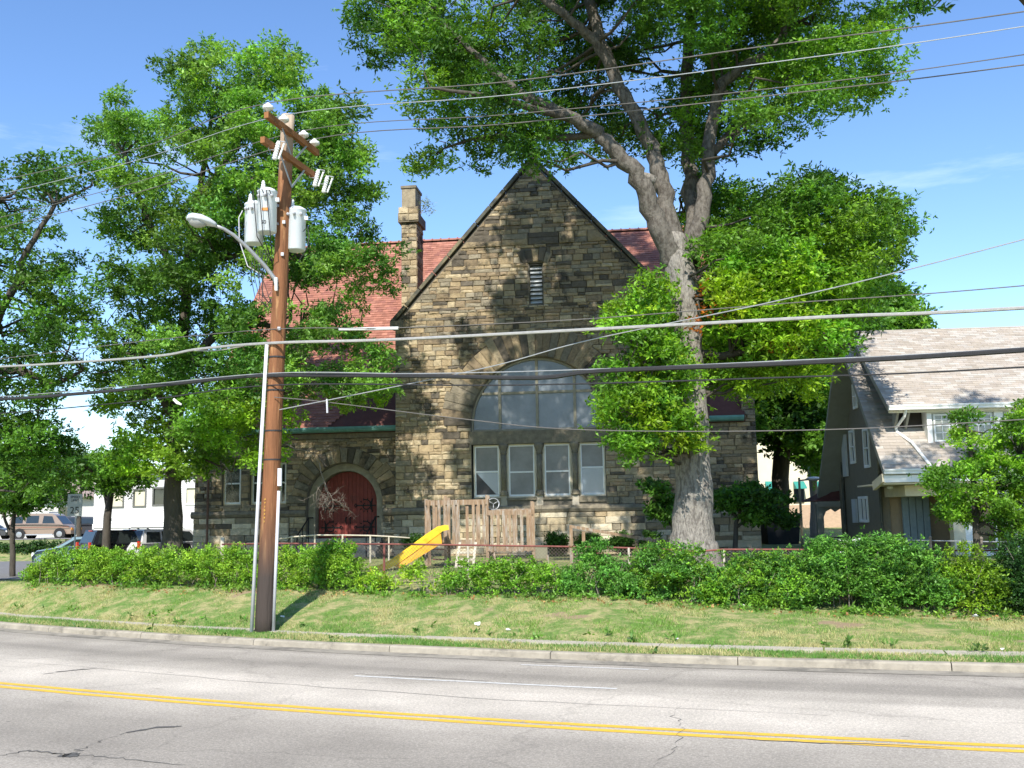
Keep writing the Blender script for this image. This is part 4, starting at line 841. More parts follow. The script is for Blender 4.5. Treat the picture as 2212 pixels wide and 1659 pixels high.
for xc in (-1.075, .3, 1.66):
    trim('pier', (xc-.13,-.02,2.74), (xc+.13,.3,3.12), 'concrete')
    b = MB(); b.lathe((xc, .06, 3.12), [(.17,0),(.17,.05),(.14,.09),(.165,.13),(.12,.18),(.105,.2)], 14); b.build('column_base', M['dress'], church, world=False, smooth=True)
    b = MB(); b.lathe((xc, .06, 3.31), [(.105,0),(.1,1.4)], 14); b.build('column', M['dress'], church, world=False, smooth=True)
    b = MB(); b.lathe((xc, .06, 4.7), [(.1,0),(.13,.03),(.1,.06),(.15,.2),(.19,.3),(.19,.4)], 14); b.build('capital', M['dress'], church, world=False, smooth=True)
    trim('mullion_back', (xc-.16,.17,3.1), (xc+.16,.3,5.1), 'cream')
# four sash windows
def frame_rect(name, x0, x1, z0, z1, wd, y0, y1, m, parent, world=False, wb=None):
    wb = wb or wd; b = MB(); b.box((x0,y0,z0),(x0+wd,y1,z1)); b.box((x1-wd,y0,z0),(x1,y1,z1)); b.box((x0+wd,y0+.001,z1-wd),(x1-wd,y1-.001,z1)); b.box((x0+wd,y0+.001,z0),(x1-wd,y1-.001,z0+wb)); return b.build(name, m, parent, world=world)
def sash(x0, x1, z0, z1, y, split, gm, lower=None, parent=church, fm='white', wd=.05, tri=False):
    r = frame_rect('window', x0, x1, z0, z1, wd, y, y+.07, M['cream'] if fm == 'white' else M[fm], parent)
    frame_rect('sash_frame', x0+wd, x1-wd, z0+wd, z1-wd, .045, y+.015, y+.06, M['white'], r, wb=.07)
    one(lambda b: b.box((x0+wd+.045,y+.02,split-.03),(x1-wd-.045,y+.06,split+.03)), 'meeting_rail', M['white'], r, world=False)
    one(lambda b: b.box((x0+wd+.045,y+.045,split+.03),(x1-wd-.045,y+.055,z1-wd-.045)), 'pane', M[gm], r, world=False)
    one(lambda b: b.box((x0+wd+.045,y+.045,z0+wd+.07),(x1-wd-.045,y+.055,split-.03)), 'pane', M[lower or gm], r, world=False)
    if tri:
        one(lambda b: b.prism([(x0+wd+.05,z0+wd+.075),(x1-wd-.12,z0+wd+.075),(x0+wd+.05,split-.04)], y+.036, y+.043), 'dark_triangle', mat('dark_triangle_sheet', (.09,.085,.085), .8, .2, 20, .2), r, world=False)  # dark triangle over the lower left of the pane
    return r
sash(-2.25,-1.22,3.06,5.08,.12,4.06,'glassgrey','glassblue',tri=True); sash(-.93,.15,3.05,5.09,.12,4.02,'glassgrey'); sash(.45,1.5,3.05,5.09,.12,4.02,'glassgrey'); sash(1.82,2.8,3.06,5.08,.12,4.14,'glassgrey','glassblue')
# lunette
aw = one(lambda b: b.box((-2.3,.13,5.6),(2.8,.33,5.68)), 'arched_window', M['mullion'], church, world=False)
xs_ = [ACX-AR+.08, -1.2, ACX, 1.7, ACX+AR-.08]; zt = lambda x: ACZ+math.sqrt(max(0, (AR-.07)**2-(x-ACX)**2))
for x in (-1.2, ACX, 1.7): one(lambda b: b.box((x-.05,.14,5.68),(x+.05,.3,zt(x))), 'mullion', M['mullion'], aw, world=False)
ZT = 7.08; xe = math.sqrt((AR-.08)**2-(ZT-ACZ)**2)
one(lambda b: b.box((ACX-xe,.15,ZT-.045),(ACX+xe,.29,ZT+.045)), 'transom', M['mullion'], aw, world=False)
for i in range(4):
    xa, xb = xs_[i]+(.05 if i else 0), xs_[i+1]-(.05 if i < 3 else 0)
    for lo, hi in ((5.68, ZT-.045), (ZT+.045, 99)):
        n = 12; up_ = [(xa+(xb-xa)*k/n, min(hi, zt(xa+(xb-xa)*k/n))) for k in range(n+1)]
        up_ = [(x, z) for x, z in up_ if z > lo+.01]
        if len(up_) < 2: continue
        pl_ = [(up_[0][0], lo)]+[(up_[-1][0], lo)]+up_[::-1]
        one(lambda b: b.prism(pl_, .22, .235), 'pane', M['glass'], aw, world=False)
# louvre
lv_ = frame_rect('louvre', .05, .59, 10.5, 12.12, .035, .05, .3, M['darkcopper'], church)
one(lambda b: b.box((.08,.28,10.5),(.56,.3,12.1)), 'louvre_back', M['blackp'], lv_, world=False)
for k in range(9):
    z = 10.56+k*.17; one(lambda b: b.add([(.09,.08,z),(.55,.08,z),(.55,.24,z+.15),(.09,.24,z+.15),(.09,.095,z-.01),(.55,.095,z-.01),(.55,.255,z+.14),(.09,.255,z+.14)], [(0,1,2,3),(7,6,5,4),(0,4,5,1),(2,6,7,3),(1,5,6,2),(0,3,7,4)]), 'slat', M['lampgrey'], lv_, world=False)
# coping on the gable and kneelers
for sgn in (-1, 1):
    e = GC+sgn*(GH+.12); L_ = Vector((e-GC, 0, KN-.05-AP-.02)); N_ = 10
    for k in range(N_):
        p = Vector((GC,.1,AP+.08))+L_*(k/N_+.002); q = Vector((GC,.1,AP+.08))+L_*((k+1)/N_-.002)
        one(lambda b: b.beam(p, q, .46, .13, up=(0,0,1)), 'coping', M['darkcopper'], church, world=False)
    one(lambda b: b.box((e-(.0 if sgn < 0 else .42)-.04,-.14,KN-.22),(e+(.42 if sgn < 0 else 0)+.04,.5,KN+.06)), 'kneeler', M['dress'], church, world=False)
# roof covered with small clay tiles
def tile_slope(mb, P0, U, V, lu, lv, tw, th, colf, cut=None, lift=.022, parts=None):
    """P0 lower-left corner; U along the eave, V up the slope (unit vectors)."""
    N = U.cross(V).normalized(); 
    if N.z < 0: N = -N
    nv = int(lv/th); nu = int(lu/tw)+1
    for j in range(nv):
        off = (tw*.5 if j % 2 else 0)
        for i in range(-1, nu):
            a = i*tw+off; b_ = min(a+tw*.985, lu); a = max(a, 0)
            if b_-a < tw*.15: continue
            if cut and not cut((a+b_)/2, (j+.5)*th): continue
            lf = lift*random.uniform(.75,1.35); p = P0+U*a+V*(j*th); q = P0+U*b_+V*(j*th)
            p2 = p+V*th*1.08; q2 = q+V*th*1.08
            vs = [p+N*lf, q+N*lf, q2+N*.004, p2+N*.004, p-N*.004, q-N*.004]
            m_ = mb
            if parts is not None and parts(a, j*th): m_ = MB()
            m_.add(vs, [(0,1,2,3),(4,5,1,0),(0,3,4),(1,5,2)], colf(i, j))
            if m_ is not mb: yield m_
def ttile(i, j):
    c = random.choice(((.33,.14,.095),(.3,.125,.085),(.37,.165,.115),(.28,.115,.085))); k = random.uniform(.85,1.1); return tuple(v*k for v in c)
EY, EZ, RY, RZ = YB-.25, 5.95, 9.0, 15.85
Vs = Vector((0, RY-EY, RZ-EZ)); lv__ = Vs.length; Vs.normalize(); U_ = Vector((1,0,0))
rb = MB(); list(tile_slope(rb, Vector((EX0+.1,EY,EZ)), U_, Vs, EX1-EX0-.5, lv__, .24, .17, ttile, cut=lambda a, v: not (abs(EX0+.1+a-GC) < GH-.3-(EZ+v*Vs.z-9.6)*.86 and EZ+v*Vs.z > 3)))
o = rb.build('roof_tiles', M['tile'], church, world=False, colattr=True); o['kind'] = 'stuff'
x0, x1 = EX0+.1, EX1-.4
b = MB(); b.add([(x0,EY,EZ-.02),(x1,EY,EZ-.02),(x1,RY,RZ-.02),(x0,RY,RZ-.02),(x0,17.6,EZ-.02),(x1,17.6,EZ-.02),(x0,EY,EZ-.2),(x1,EY,EZ-.2),(x1,17.6,EZ-.2),(x0,17.6,EZ-.2)], [(0,1,2,3),(3,2,5,4),(0,6,7,1),(6,9,8,7),(4,5,8,9),(0,3,4,9,6),(1,7,8,5,2)])
rf = b.build('roof', mat('roof_underlay', (.12,.05,.04), .9), church, world=False)
for k in range(int((x1-x0)/.42)):
    xa = x0+k*.42
    if abs(xa-GC) < 1.1: continue
    b = MB(); vs = []; 
    for xx, r in ((xa,.15),(xa+.06,.15),(xa+.07,.115),(xa+.42,.11)):
        for a in range(7): t = math.pi*a/6; vs.append((xx, RY+r*math.cos(t), RZ-.02+r*math.sin(t)))
    b.add(vs, [(7*i+j, 7*i+j+1, 7*i+j+8, 7*i+j+7) for i in range(3) for j in range(6)]+[(0,1,2,3,4,5,6)], ttile(0,0)); b.build('ridge_tile', M['tile'], church, world=False, colattr=True)
# roof of the projecting gable, running back to the main ridge
b = MB(); b.add([(GC-GH+.1,.5,9.75),(GC,.5,AP-.25),(GC+GH-.1,.5,9.75),(GC-GH+.1,9,9.75),(GC,9,AP-.25),(GC+GH-.1,9,9.75)], [(0,1,4,3),(1,2,5,4),(0,2,1),(3,4,5),(0,3,5,2)]); b.build('gable_roof', rf.data.materials[0], church, world=False)
# eaves gutter of green copper
for xa, xb in ((EX0+.1, gx0-.02), (gx1+.9, EX1-.45)):
    b = MB(); pr = [(-.16,.08),(-.17,.0),(-.13,-.09),(-.05,-.13),(.22,-.15),(.22,.02)]
    vs = [(x, EY+p, EZ+q-.05) for x in (xa, xb) for p, q in pr]; n = 6
    b.add(vs, [(i, n+i, n+(i+1) % n, (i+1) % n) for i in range(n)]+[tuple(range(n)), tuple(range(2*n-1, n-1, -1))]); b.build('gutter', M['copper'], church, world=False)
one(lambda b: b.beam((gx0-.06,EY-.03,EZ+.1),(gx0-.06,EY+.7,EZ+.95), .05, .1), 'flashing', M['copper'], church, world=False)
one(lambda b: b.box((EX0,YB-.08,5.55),(gx0-.02,YB,5.74)), 'cornice', M['dress'], church, world=False)
# chimney
chim = one(lambda b: b.box((-5.42,1.6,6.5),(-4.8,2.75,14.55)), 'chimney', M['mortar'], church, world=False)
cz = 6.9
def cst(p, y0, T=None): b = MB(); stone_geo(b, p, y0, pick((.4,.35,.1,.06,.09,0)), .035, T=T); b.build('stone', M['stone'], chim, world=False, colattr=True)
cz = 9.6
while cz < 14.5:
    h = random.choice((.16,.22,.3)); h = min(h, 14.56-cz) if cz > 14.2 else h
    k = random.uniform(.3,.7); xm = -5.42+.62*k
    for a, b_ in ((-5.44,xm),(xm,-4.78)): cst([(a,cz),(b_,cz),(b_,cz+h),(a,cz+h)], 1.6)
    ym = 1.6+1.15*random.uniform(.3,.7)
    for a, b_ in ((1.58,ym),(ym,2.77)): cst([(a,cz),(b_,cz),(b_,cz+h),(a,cz+h)], 0, T=lambda t, y, z: (-4.8-y, t, z))
    cz += h
one(lambda b: b.box((-5.55,1.47,14.56),(-4.68,2.88,14.95)), 'chimney_shoulder', M['dress'], chim, world=False)
for a in range(2):
    for k in range(2): cst([(-5.53+.43*k,14.6+.3*a),(-5.1+.43*k,14.6+.3*a),(-5.1+.43*k,14.9+.3*a),(-5.53+.43*k,14.9+.3*a)], 1.47)
one(lambda b: b.box((-5.42,1.62,14.95),(-4.84,2.7,16.05)), 'chimney_stack', M['chimstone'], chim, world=False)
one(lambda b: b.box((-5.46,1.58,16.05),(-4.8,2.74,16.16)), 'chimney_cap', M['dress'], chim, world=False)
cw = church.matrix_world
def cworld(t, y, h): c_, s_ = math.cos(FA), math.sin(FA); return Vector((O_.x+t*c_+y*s_, O_.y-t*s_+y*c_, h))
cp = cworld(-4.65, 2.2, 15.3)
pr_ = empty('chimney_plant', cp, label='small feathery plant growing from the side of the stone chimney', cat='plant')
foliage('foliage', M['leafb'], pr_, [tuple(cp+Vector((dx,0,dz))) for dx, dz in ((.05,.1),(.2,.2),(.25,-.1),(.15,.35))], [.2]*4, [(.14,.2,.05)]*4, sub=60, tuft=4, lv=4, ll=.12, lw=.015, spread=.08)
one(lambda b: [b.tube([cp+Vector((-.1,0,-.2)), cp+Vector((dx,0,dz))], .008, 4) for dx, dz in ((.2,.2),(.25,-.05),(.1,.35))], 'stems', M['deadwood'], pr_)['kind'] = 'stuff'
# left windows
for a, b_ in LW:
    sash(a+.02,b_-.02,2.98,4.68,YB+.12,3.85,'darkglass',parent=church)
    trim('sill', (a-.06,YB-.06,2.86), (b_+.06,YB+.3,2.965))
    trim('lintel', (a-.1,YB-.04,4.7), (b_+.1,YB+.2,4.95))
for xc in (-11.665,): trim('pier', (xc-.14,YB-.03,2.75), (xc+.14,YB+.2,4.7), 'dress')
# doors: two leaves of vertical boards
DY = YB+.6; dr = 1.24
def leaf(sg):
    d = one(lambda b: b.prism([(DCX,1.62),(DCX+sg*dr,1.62)]+[(DCX+sg*dr*math.cos(t), DCZ+dr*math.sin(t)) for t in np.linspace(0, math.pi/2, 14)] if sg > 0 else
        [(DCX-dr,1.62),(DCX,1.62)]+[(DCX-dr*math.cos(t), DCZ+dr*math.sin(t)) for t in np.linspace(math.pi/2, 0, 14)], DY+.03, DY+.08), 'door', M['red'], church, world=False)
    for k in range(8):
        xa = k*dr/8+.004; xb = (k+1)*dr/8-.004; za = DCZ+math.sqrt(dr*dr-xa*xa)-.012; zb = DCZ+math.sqrt(max(0, dr*dr-xb*xb))-.012
        q = [(DCX+sg*xa,1.63),(DCX+sg*xb,1.63),(DCX+sg*xb,zb),(DCX+sg*xa,za)]; q = q if sg > 0 else q[::-1]
        one(lambda b: b.prism(q, DY-random.uniform(0,.004), DY+.03), 'board', M['red'], d, world=False)
    for hz in (2.02, 2.88):
        b = MB(); y = DY-.02; X = lambda v: DCX+sg*v
        b.box((min(X(.32),X(1.12)),y-.01,hz-.025),(max(X(.32),X(1.12)),y+.012,hz+.025))
        b.tube([(X(.3),y,hz+.07),(X(.24),y,hz),(X(.3),y,hz-.07),(X(.36),y,hz),(X(.3),y,hz+.07)], .02, 6)
        b.tube([(X(.98),y,hz+.27),(X(.95),y,hz+.1),(X(.96),y,hz-.1),(X(.98),y,hz-.27)], .026, 6)
        pts = []
        for k in range(22): t = math.radians(60+k*17.5); r = .24-.007*k; pts.append((X(.72-r*math.cos(t)*1.0), y-.004, hz+r*math.sin(t)))
        b.tube(pts, .022, 6)
        for t in (35,75,110,145,-35,-75,-110,-145): b.tube([(X(.72+.22*math.cos(math.radians(t))),y,hz+.22*math.sin(math.radians(t))),(X(.72+.3*math.cos(math.radians(t))),y,hz+.3*math.sin(math.radians(t)))], [.025,.012], 5)
        b.build('strap_hinge', M['iron'], d, world=False)
    b = MB(); b.tube([(DCX+sg*.09,DY-.03,2.42),(DCX+sg*.09,DY-.09,2.38),(DCX+sg*.09,DY-.09,2.22),(DCX+sg*.09,DY-.03,2.18)], .025, 6); b.build('door_handle', M['iron'], d, world=False)
leaf(-1); leaf(1)
for k, (y0, y1, z) in enumerate(((YB-1.2,YB+.95,1.15),(YB-.8,YB+.93,1.3),(YB-.4,YB+.91,1.45),(YB-.05,YB+.89,1.6))): trim('step', (DCX-1.6+.03*k,y0,.7), (DCX+1.6-.03*k,y1,z), 'concrete')
for sg in (-1, 1):
    b = MB(); x = DCX+sg*1.35; b.tube([(x,YB-1.6,.9),(x,YB-1.6,1.75),(x,YB-.3,2.42),(x,YB+.2,2.42)], .028, 6); b.tube([(x,YB-.3,1.4),(x,YB-.3,2.4)], .025, 6); b.tube([(x,YB-1.0,1.1),(x,YB-1.0,2.05)], .02, 6); b.build('handrail', M['iron'], church, world=False)
one(lambda b: b.tube([(-13.1+.0,YB-.3,.8),(-13.1,YB-.3,5.6)], .05, 8), 'downpipe', mat('brown_pipe', (.12,.07,.05), .7), church, world=False)

# ------------------------------------------------------------------ house on the right
HA = math.radians(4.5); HO = Vector((11.12, 30.0, 0))
house = empty('house', HO, -HA, 'grey-brown stucco house with a broad pale shingle roof and white gutters', 'house')
def hw(x, y, z): c_, s_ = math.cos(HA), math.sin(HA); return Vector((HO.x+x*c_+y*s_, HO.y-x*s_+y*c_, z))
HE, HR, HRY, HBY = 3.5, 8.55, 4.6, 9.2; HL = 17; WI = .75
def hz_(y): return HE+(HR-HE)*y/HRY if y < HRY else HR-(HR-2.95)*(y-HRY)/(HBY-HRY)
st = M['stucco']
hwn = [(3.15,3.75,3.3,5.15),]
side = [(3.1,.6),(8.7,.6),(8.7,hz_(8.7)-.15),(HRY,HR-.2),(3.1,hz_(3.1)-.15)]
def sidepanel():      # left gable wall, openings cut; plane x = WI
    holes = [[(a,c),(b_,c),(b_,d),(a,d)] for a, b_, c, d in SWIN]
    loops = [[Vector((0,y,z)) for y,z in side]]+[[Vector((0,y,z)) for y,z in h] for h in holes]; flat = [v for l in loops for v in l]; tri = tessellate_polygon(loops); n = len(flat); b = MB()
    vs = [(WI,v.y,v.z) for v in flat]+[(WI+.25,v.y,v.z) for v in flat]; fs = [tuple(t) for t in tri]+[tuple(n+i for i in reversed(t)) for t in tri]; k = 0
    for l in loops:
        for i in range(len(l)): j = (i+1) % len(l); fs.append((k+i,k+j,n+k+j,n+k+i))
        k += len(l)
    b.add(vs, fs); b.build('wall', st, house, world=False)
SWIN = [(4.15,4.75,3.85,5.1),(6.02,6.6,4.08,5.2),(4.8,5.85,1.98,2.78),(5.3,5.75,6.0,6.8)]
sidepanel()
def swin(a, b_, c, d, mull=False, shut=False):
    x = WI-.05
    f = MB(); wd = .09
    f.box((x,a-.05,c-.05),(x+.1,a+.05,d+.05)); f.box((x,b_-.05,c-.05),(x+.1,b_+.05,d+.05)); f.box((x+.001,a+.05,d-.04),(x+.099,b_-.05,d+.05)); f.box((x-.02,a+.05,c-.06),(x+.099,b_-.05,c+.04))
    if mull: f.box((x+.01,(a+b_)/2-.04,c+.04),(x+.09,(a+b_)/2+.04,d-.04))
    else: f.box((x+.01,a+.05,(c+d)/2-.025),(x+.09,b_-.05,(c+d)/2+.025))
    r = f.build('window', M['white'], house, world=False)
    one(lambda b: b.box((x+.12,a,c),(x+.14,b_,d)), 'pane', M['darkglass'], r, world=False)
for wv, mu in zip(SWIN, (0,0,1,0)): swin(*wv, mull=mu)
one(lambda b: b.box((WI-.1,7.05,3.6),(WI-.02,7.6,5.15)), 'bay_panel', M['lampgrey'], house, world=False)
one(lambda b: b.box((WI-.09,6.1,1.9),(WI-.02,6.65,2.75)), 'shutter', M['lampgrey'], house, world=False)
for (x, y) in ((WI-.07, 7.8), (WI-.06, 3.0)): one(lambda b: b.tube([(x,y,.6),(x,y,hz_(y)-.5)], .05, 8), 'downpipe', M['darkcopper'], house, world=False)
one(lambda b: b.box((WI+.25,8.5,.6),(HL-.5,8.7,3.0)), 'wall', st, house, world=False)
one(lambda b: b.box((WI+.25,3.15,.6),(HL-.5,3.35,4.9)), 'wall', mat('porch_wall', (.33,.25,.16), .9, .1), house, world=False)
one(lambda b: b.box((HL-.5,3.1,.6),(HL-.3,8.7,3.4)), 'wall', st, house, world=False)
# roof body
b = MB(); T_ = .16
def slope_slab(y0, z0, y1, z1, x0, x1, name, m):
    b = MB(); n = Vector((0, -(z1-z0), y1-y0)).normalized()*T_
    if n.z < 0: n = -n
    vs = [(x0,y0,z0),(x1,y0,z0),(x1,y1,z1),(x0,y1,z1)]; vs += [(x, y-n.y, z-n.z) for x, y, z in vs]
    b.add(vs, [(0,1,2,3),(7,6,5,4),(0,4,5,1),(1,5,6,2),(2,6,7,3),(3,7,4,0)]); return b.build(name, m, house, world=False)
uroof = slope_slab(0, HE, HRY, HR, 0, HL, 'roof', M['soffit']); slope_slab(HRY, HR-.001, HBY, 2.95, 0, HL, 'roof', M['soffit'])
def shcol(i, j):
    c = random.choice(((.345,.3,.25),(.37,.325,.28),(.385,.35,.31),(.355,.31,.265),(.4,.37,.33),(.335,.29,.245))); k = random.uniform(.92,1.08); return tuple(v*k for v in c)
Vm = Vector((0,HRY,HR-HE)); lm = Vm.length; Vm.normalize()
mbs = MB(); cnt = 0
for m_ in tile_slope(mbs, Vector((0,0,HE)), U_, Vm, HL, lm, .46, .135, shcol, lift=.012, cut=lambda a, v: v < 2.4 or a < .5, parts=lambda a, v: v < 1.55 and a < 6): m_.build('shingle', M['shingle'], house, world=False, colattr=True)
o = mbs.build('lower_roof_shingles', M['shingle'], house, world=False, colattr=True); o['kind'] = 'stuff'
# long shed dormer
DE, DYE, DX0 = 5.5, .6, .42
slope_slab(DYE, DE, HRY, HR+.02, DX0, HL, 'dormer_roof', M['soffit'])
Vd = Vector((0,HRY-DYE,HR+.02-DE)); ld = Vd.length; Vd.normalize(); mbs = MB()
list(tile_slope(mbs, Vector((DX0,DYE,DE)), U_, Vd, HL-DX0, ld, .33, .125, shcol, lift=.012)); o = mbs.build('upper_roof_shingles', M['shingle'], house, world=False, colattr=True); o['kind'] = 'stuff'
one(lambda b: b.tube([(0,HRY,HR+.0),(HL,HRY,HR+.0)], .05, 6, col=(.36,.32,.28)), 'ridge_cap', M['shingle'], house, world=False, colattr=True)
b = MB(); dy = 1.25
b.add([(.95,dy,hz_(dy)-.1),(.95,dy,DE+.2),(.95,HRY,HR-.15)], [(0,1,2)]); b.add([(1.05,dy,hz_(dy)-.1),(1.05,dy,DE+.2),(1.05,HRY,HR-.15)], [(2,1,0)]); b.build('dormer_cheek', mat('dark_brown_shingle', (.05,.042,.035), .9), house, world=False)
one(lambda b: b.box((.95,dy,4.7),(HL-.5,dy+.12,5.75)), 'dormer_wall', mat('dark_brown_board', (.05,.042,.035), .9), house, world=False)
def gutter(x0, x1, y, z, name='gutter'):
    b = MB(); pr = [(-.13,.07),(-.13,.03),(-.1,-.02),(-.1,-.07),(.03,-.09),(.03,.05)]; vs = [(x, y+p, z+q) for x in (x0,x1) for p, q in pr]; n = 6
    b.add(vs, [(i,n+i,n+(i+1)%n,(i+1)%n) for i in range(n)]+[tuple(range(n)), tuple(range(2*n-1,n-1,-1))]); return b.build(name, M['white'], house, world=False)
gutter(DX0, HL, DYE-.03, DE-.04); gutter(-.02, HL, -.03, HE-.02); one(lambda b: b.box((0,.0,HE-.34),(HL,.09,HE-.13)), 'fascia', M['white'], house, world=False)
one(lambda b: b.box((DX0+.02,DYE+.03,DE-.2),(HL,DYE+.07,DE-.13)), 'fascia', M['cream'], house, world=False)
one(lambda b: b.beam((.0,.05,HE-.2),(-.0,1.15,HE-.42), .1, .26), 'cornice_return', M['cream'], house, world=False)
one(lambda b: b.box((0,.1,HE-.4),(HL,3.14,HE-.35)), 'eaves_soffit', M['cream'], house, world=False)
one(lambda b: b.tube([(.95,DYE-.03,DE-.1),(.93,DYE+.1,DE-.3),(.78,dy-.1,DE-.62),(.8,dy-.12,DE-.75),(1.1,.72,hz_(.72)+.1),(1.4,.05,HE+.12)], .045, 8), 'downspout', M['white'], house, world=False)
for x in (.72, 1.05):
    one(lambda b: b.add([(x,dy,4.75),(x,dy,5.35),(x,DYE+.1,5.35),(x+.07,dy,4.75),(x+.07,dy,5.35),(x+.07,DYE+.1,5.35)], [(0,1,2),(5,4,3),(0,3,4,1),(1,4,5,2),(2,5,3,0)]), 'bracket', M['soffit'], house, world=False)
# dormer windows: row of sashes in a white bay
for k, (x0, x1) in enumerate(((1.62,2.72),(2.72,3.75),(3.75,4.78))):
    y = .78; b = MB(); b.box((x0,y,4.28),(x0+.14,dy,DE-.14)); b.box((x1-.12,y,4.28),(x1-.001,dy,DE-.14)); b.box((x0+.14,y+.001,4.28),(x1-.12,dy,4.36)); b.box((x0+.14,y+.001,DE-.22),(x1-.12,dy,DE-.15)); f = b.build('window', M['white'], house, world=False)
    frame_rect('sash_frame', x0+.2,x1-.18,4.4,DE-.25,.05,y+.02,y+.06,M['white'],f)
    one(lambda b: b.box((x0+.25,y+.021,4.87),(x1-.23,y+.059,4.93)), 'meeting_rail', M['white'], f, world=False)
    one(lambda b: b.box((x0+.14,y+.05,4.36),(x1-.12,y+.06,DE-.22)), 'pane', mat('blind_behind_glass', (.3,.31,.27), .2, .1, 2, 0, spec=.6), f, world=False)
    g_ = MB()
    for q in (1,2): xx = x0+.25+(x1-x0-.48)*q/3; g_.box((xx-.01,y+.03,4.45),(xx+.01,y+.05,DE-.3))
    for zz in (4.67, 5.08): g_.box((x0+.25,y+.031,zz-.01),(x1-.23,y+.049,zz+.01))
    g_.build('glazing_bars', M['white'], f, world=False)
one(lambda b: b.box((1.7,.74,4.12),(4.7,1.2,4.27)), 'window_apron', M['redbrown'], house, world=False)
# porch front: cream soffit, shutters, column, french windows
one(lambda b: b.box((WI+.1,.9,HE-.75),(2.2,3.12,HE-.42)), 'porch_beam', M['cream'], house, world=False)
for k in range(4): one(lambda b: b.box((1.35+.22*k,2.96,.9),(1.55+.22*k,3.04,2.75)), 'shutter_board', mat('blue_grey_paint', (.22,.28,.3), .6), house, world=False)
one(lambda b: b.box((2.25,1.0,.6),(2.6,1.35,3.1)), 'column', M['cream'], house, world=False)
fb = MB(); 
for x0, x1 in ((2.6,2.95),(4.1,4.4),(5.6,5.9),(7.2,7.6)): fb.box((x0,1.0,.6),(x1,1.2,3.1))
fb.box((2.95,1.001,2.7),(9.5,1.199,3.09)); fb.box((2.6,.99,.6),(9.5,1.18,1.1)); f = fb.build('sun_porch_frame', M['white'], house, world=False)
for x0, x1 in ((2.95,4.1),(4.4,5.6),(5.9,7.2)):
    one(lambda b: b.box((x0,1.12,1.1),(x1,1.13,2.7)), 'pane', M['darkglass'], f, world=False)
    g_ = MB(); g_.box(((x0+x1)/2-.03,1.05,1.1),((x0+x1)/2+.03,1.11,2.7)); g_.box((x0,1.051,1.85),(x1,1.109,1.9)); g_.box((x0,1.052,2.3),(x1,1.108,2.34)); g_.build('glazing_bars', M['white'], f, world=False)
one(lambda b: b.lathe((.55,1.4,HE-.52), [(.03,0),(.1,.03),(.1,.08),(.05,.1)], 10), 'porch_lamp', M['white'], house, world=False)
# back porch with bracketed post
bp = MB(); bp.add([(.3,8.9,2.95),(1.2,8.9,3.5),(1.2,11.4,3.5),(.3,11.4,2.95),(-.25,8.7,2.72),(-.25,11.6,2.72),(1.2,8.7,2.72),(1.2,11.6,2.72)], [(0,1,2,3),(4,0,3,5),(4,6,1,0),(5,3,2,7),(4,5,7,6),(6,7,2,1)]); bp.build('back_porch_roof', mat('dark_red_roof', (.1,.04,.035), .9), house, world=False)
one(lambda b: b.box((-.1,8.65,2.5),(1.3,8.72,2.7)), 'porch_fascia', M['soffit'], house, world=False)
one(lambda b: b.box((-.1,8.9,.6),(.15,9.15,2.6)), 'porch_post', M['soffit'], house, world=False)
one(lambda b: b.prism([(.15,2.5),(.15,2.1),(.25,2.32),(.45,2.42),(.6,2.3),(.8,2.42),(1.1,2.2),(1.15,1.95),(1.2,2.5)], 8.92, 9.0), 'arched_bracket', M['soffit'], house, world=False)
one(lambda b: b.box((.15,9.0,1.3),(1.2,9.04,1.34)), 'porch_rail', M['iron'], house, world=False)

# ------------------------------------------------------------------ utility pole
PB = Vector((-5.12, 20.7, 0)); PB.z = .1
upole = empty('utility_pole', (PB.x, PB.y, 0), label='tall leaning brown wooden utility pole with three grey transformers and a street lamp', cat='utility pole')
PT = at(622, 250, 20.7)
def pp(z): t = (z-PB.z)/(PT.z-PB.z); return PB.lerp(PT, t)
pr2 = []; pts = []
for k in range(24): z = PB.z-.2+(PT.z-PB.z+.2)*k/23; pts.append(pp(z)); pr2.append((.195-.055*k/23)*(1+.012*math.sin(k*1.7)))
po = one(lambda b: b.tube(pts, pr2, 20), 'pole', M['pole'], upole)
po.data.polygons.foreach_set('use_smooth', [len(p.vertices) == 4 for p in po.data.polygons])
AD = Vector((.27, .963, 0)).normalized(); AT = Vector((.963, -.27, 0))
arms = []
for z, hl in ((10.62, 1.15), (10.05, 1.2)):
    c = pp(z)-AT*.0+Vector((-.02,0,0)); c = c + Vector((-.0,-.0,0))
    off = AT*.17; ce = c+off
    if z < 10.3: ce = ce-AD*.05
    a = one(lambda b: b.beam(ce-AD*hl, ce+AD*hl, .1, .13), 'crossarm', M['armwood'], upole); arms.append(ce)
    for s_ in (-1, 1): one(lambda b: b.beam(ce+AD*s_*.55+Vector((0,0,-.05))+AT*.04, pp(z-.6)+AT*.17, .045, .012, up=tuple(AT)), 'brace', M['galv'], upole)
def insul(p, parent):
    b = MB(); b.lathe(p, [(.02,-.02),(.02,.05),(.05,.05),(.05,.08),(.1,.08),(.115,.11),(.11,.15),(.06,.17),(.05,.2),(.03,.22)], 14); return b.build('insulator', M['porcelain'], parent, smooth=True)
IN = []
for d in (-1.08, -.42, .48, 1.0):
    p = arms[0]+AD*d+Vector((0,0,.06)); insul(p, upole); IN.append(p+Vector((0,0,.22)))
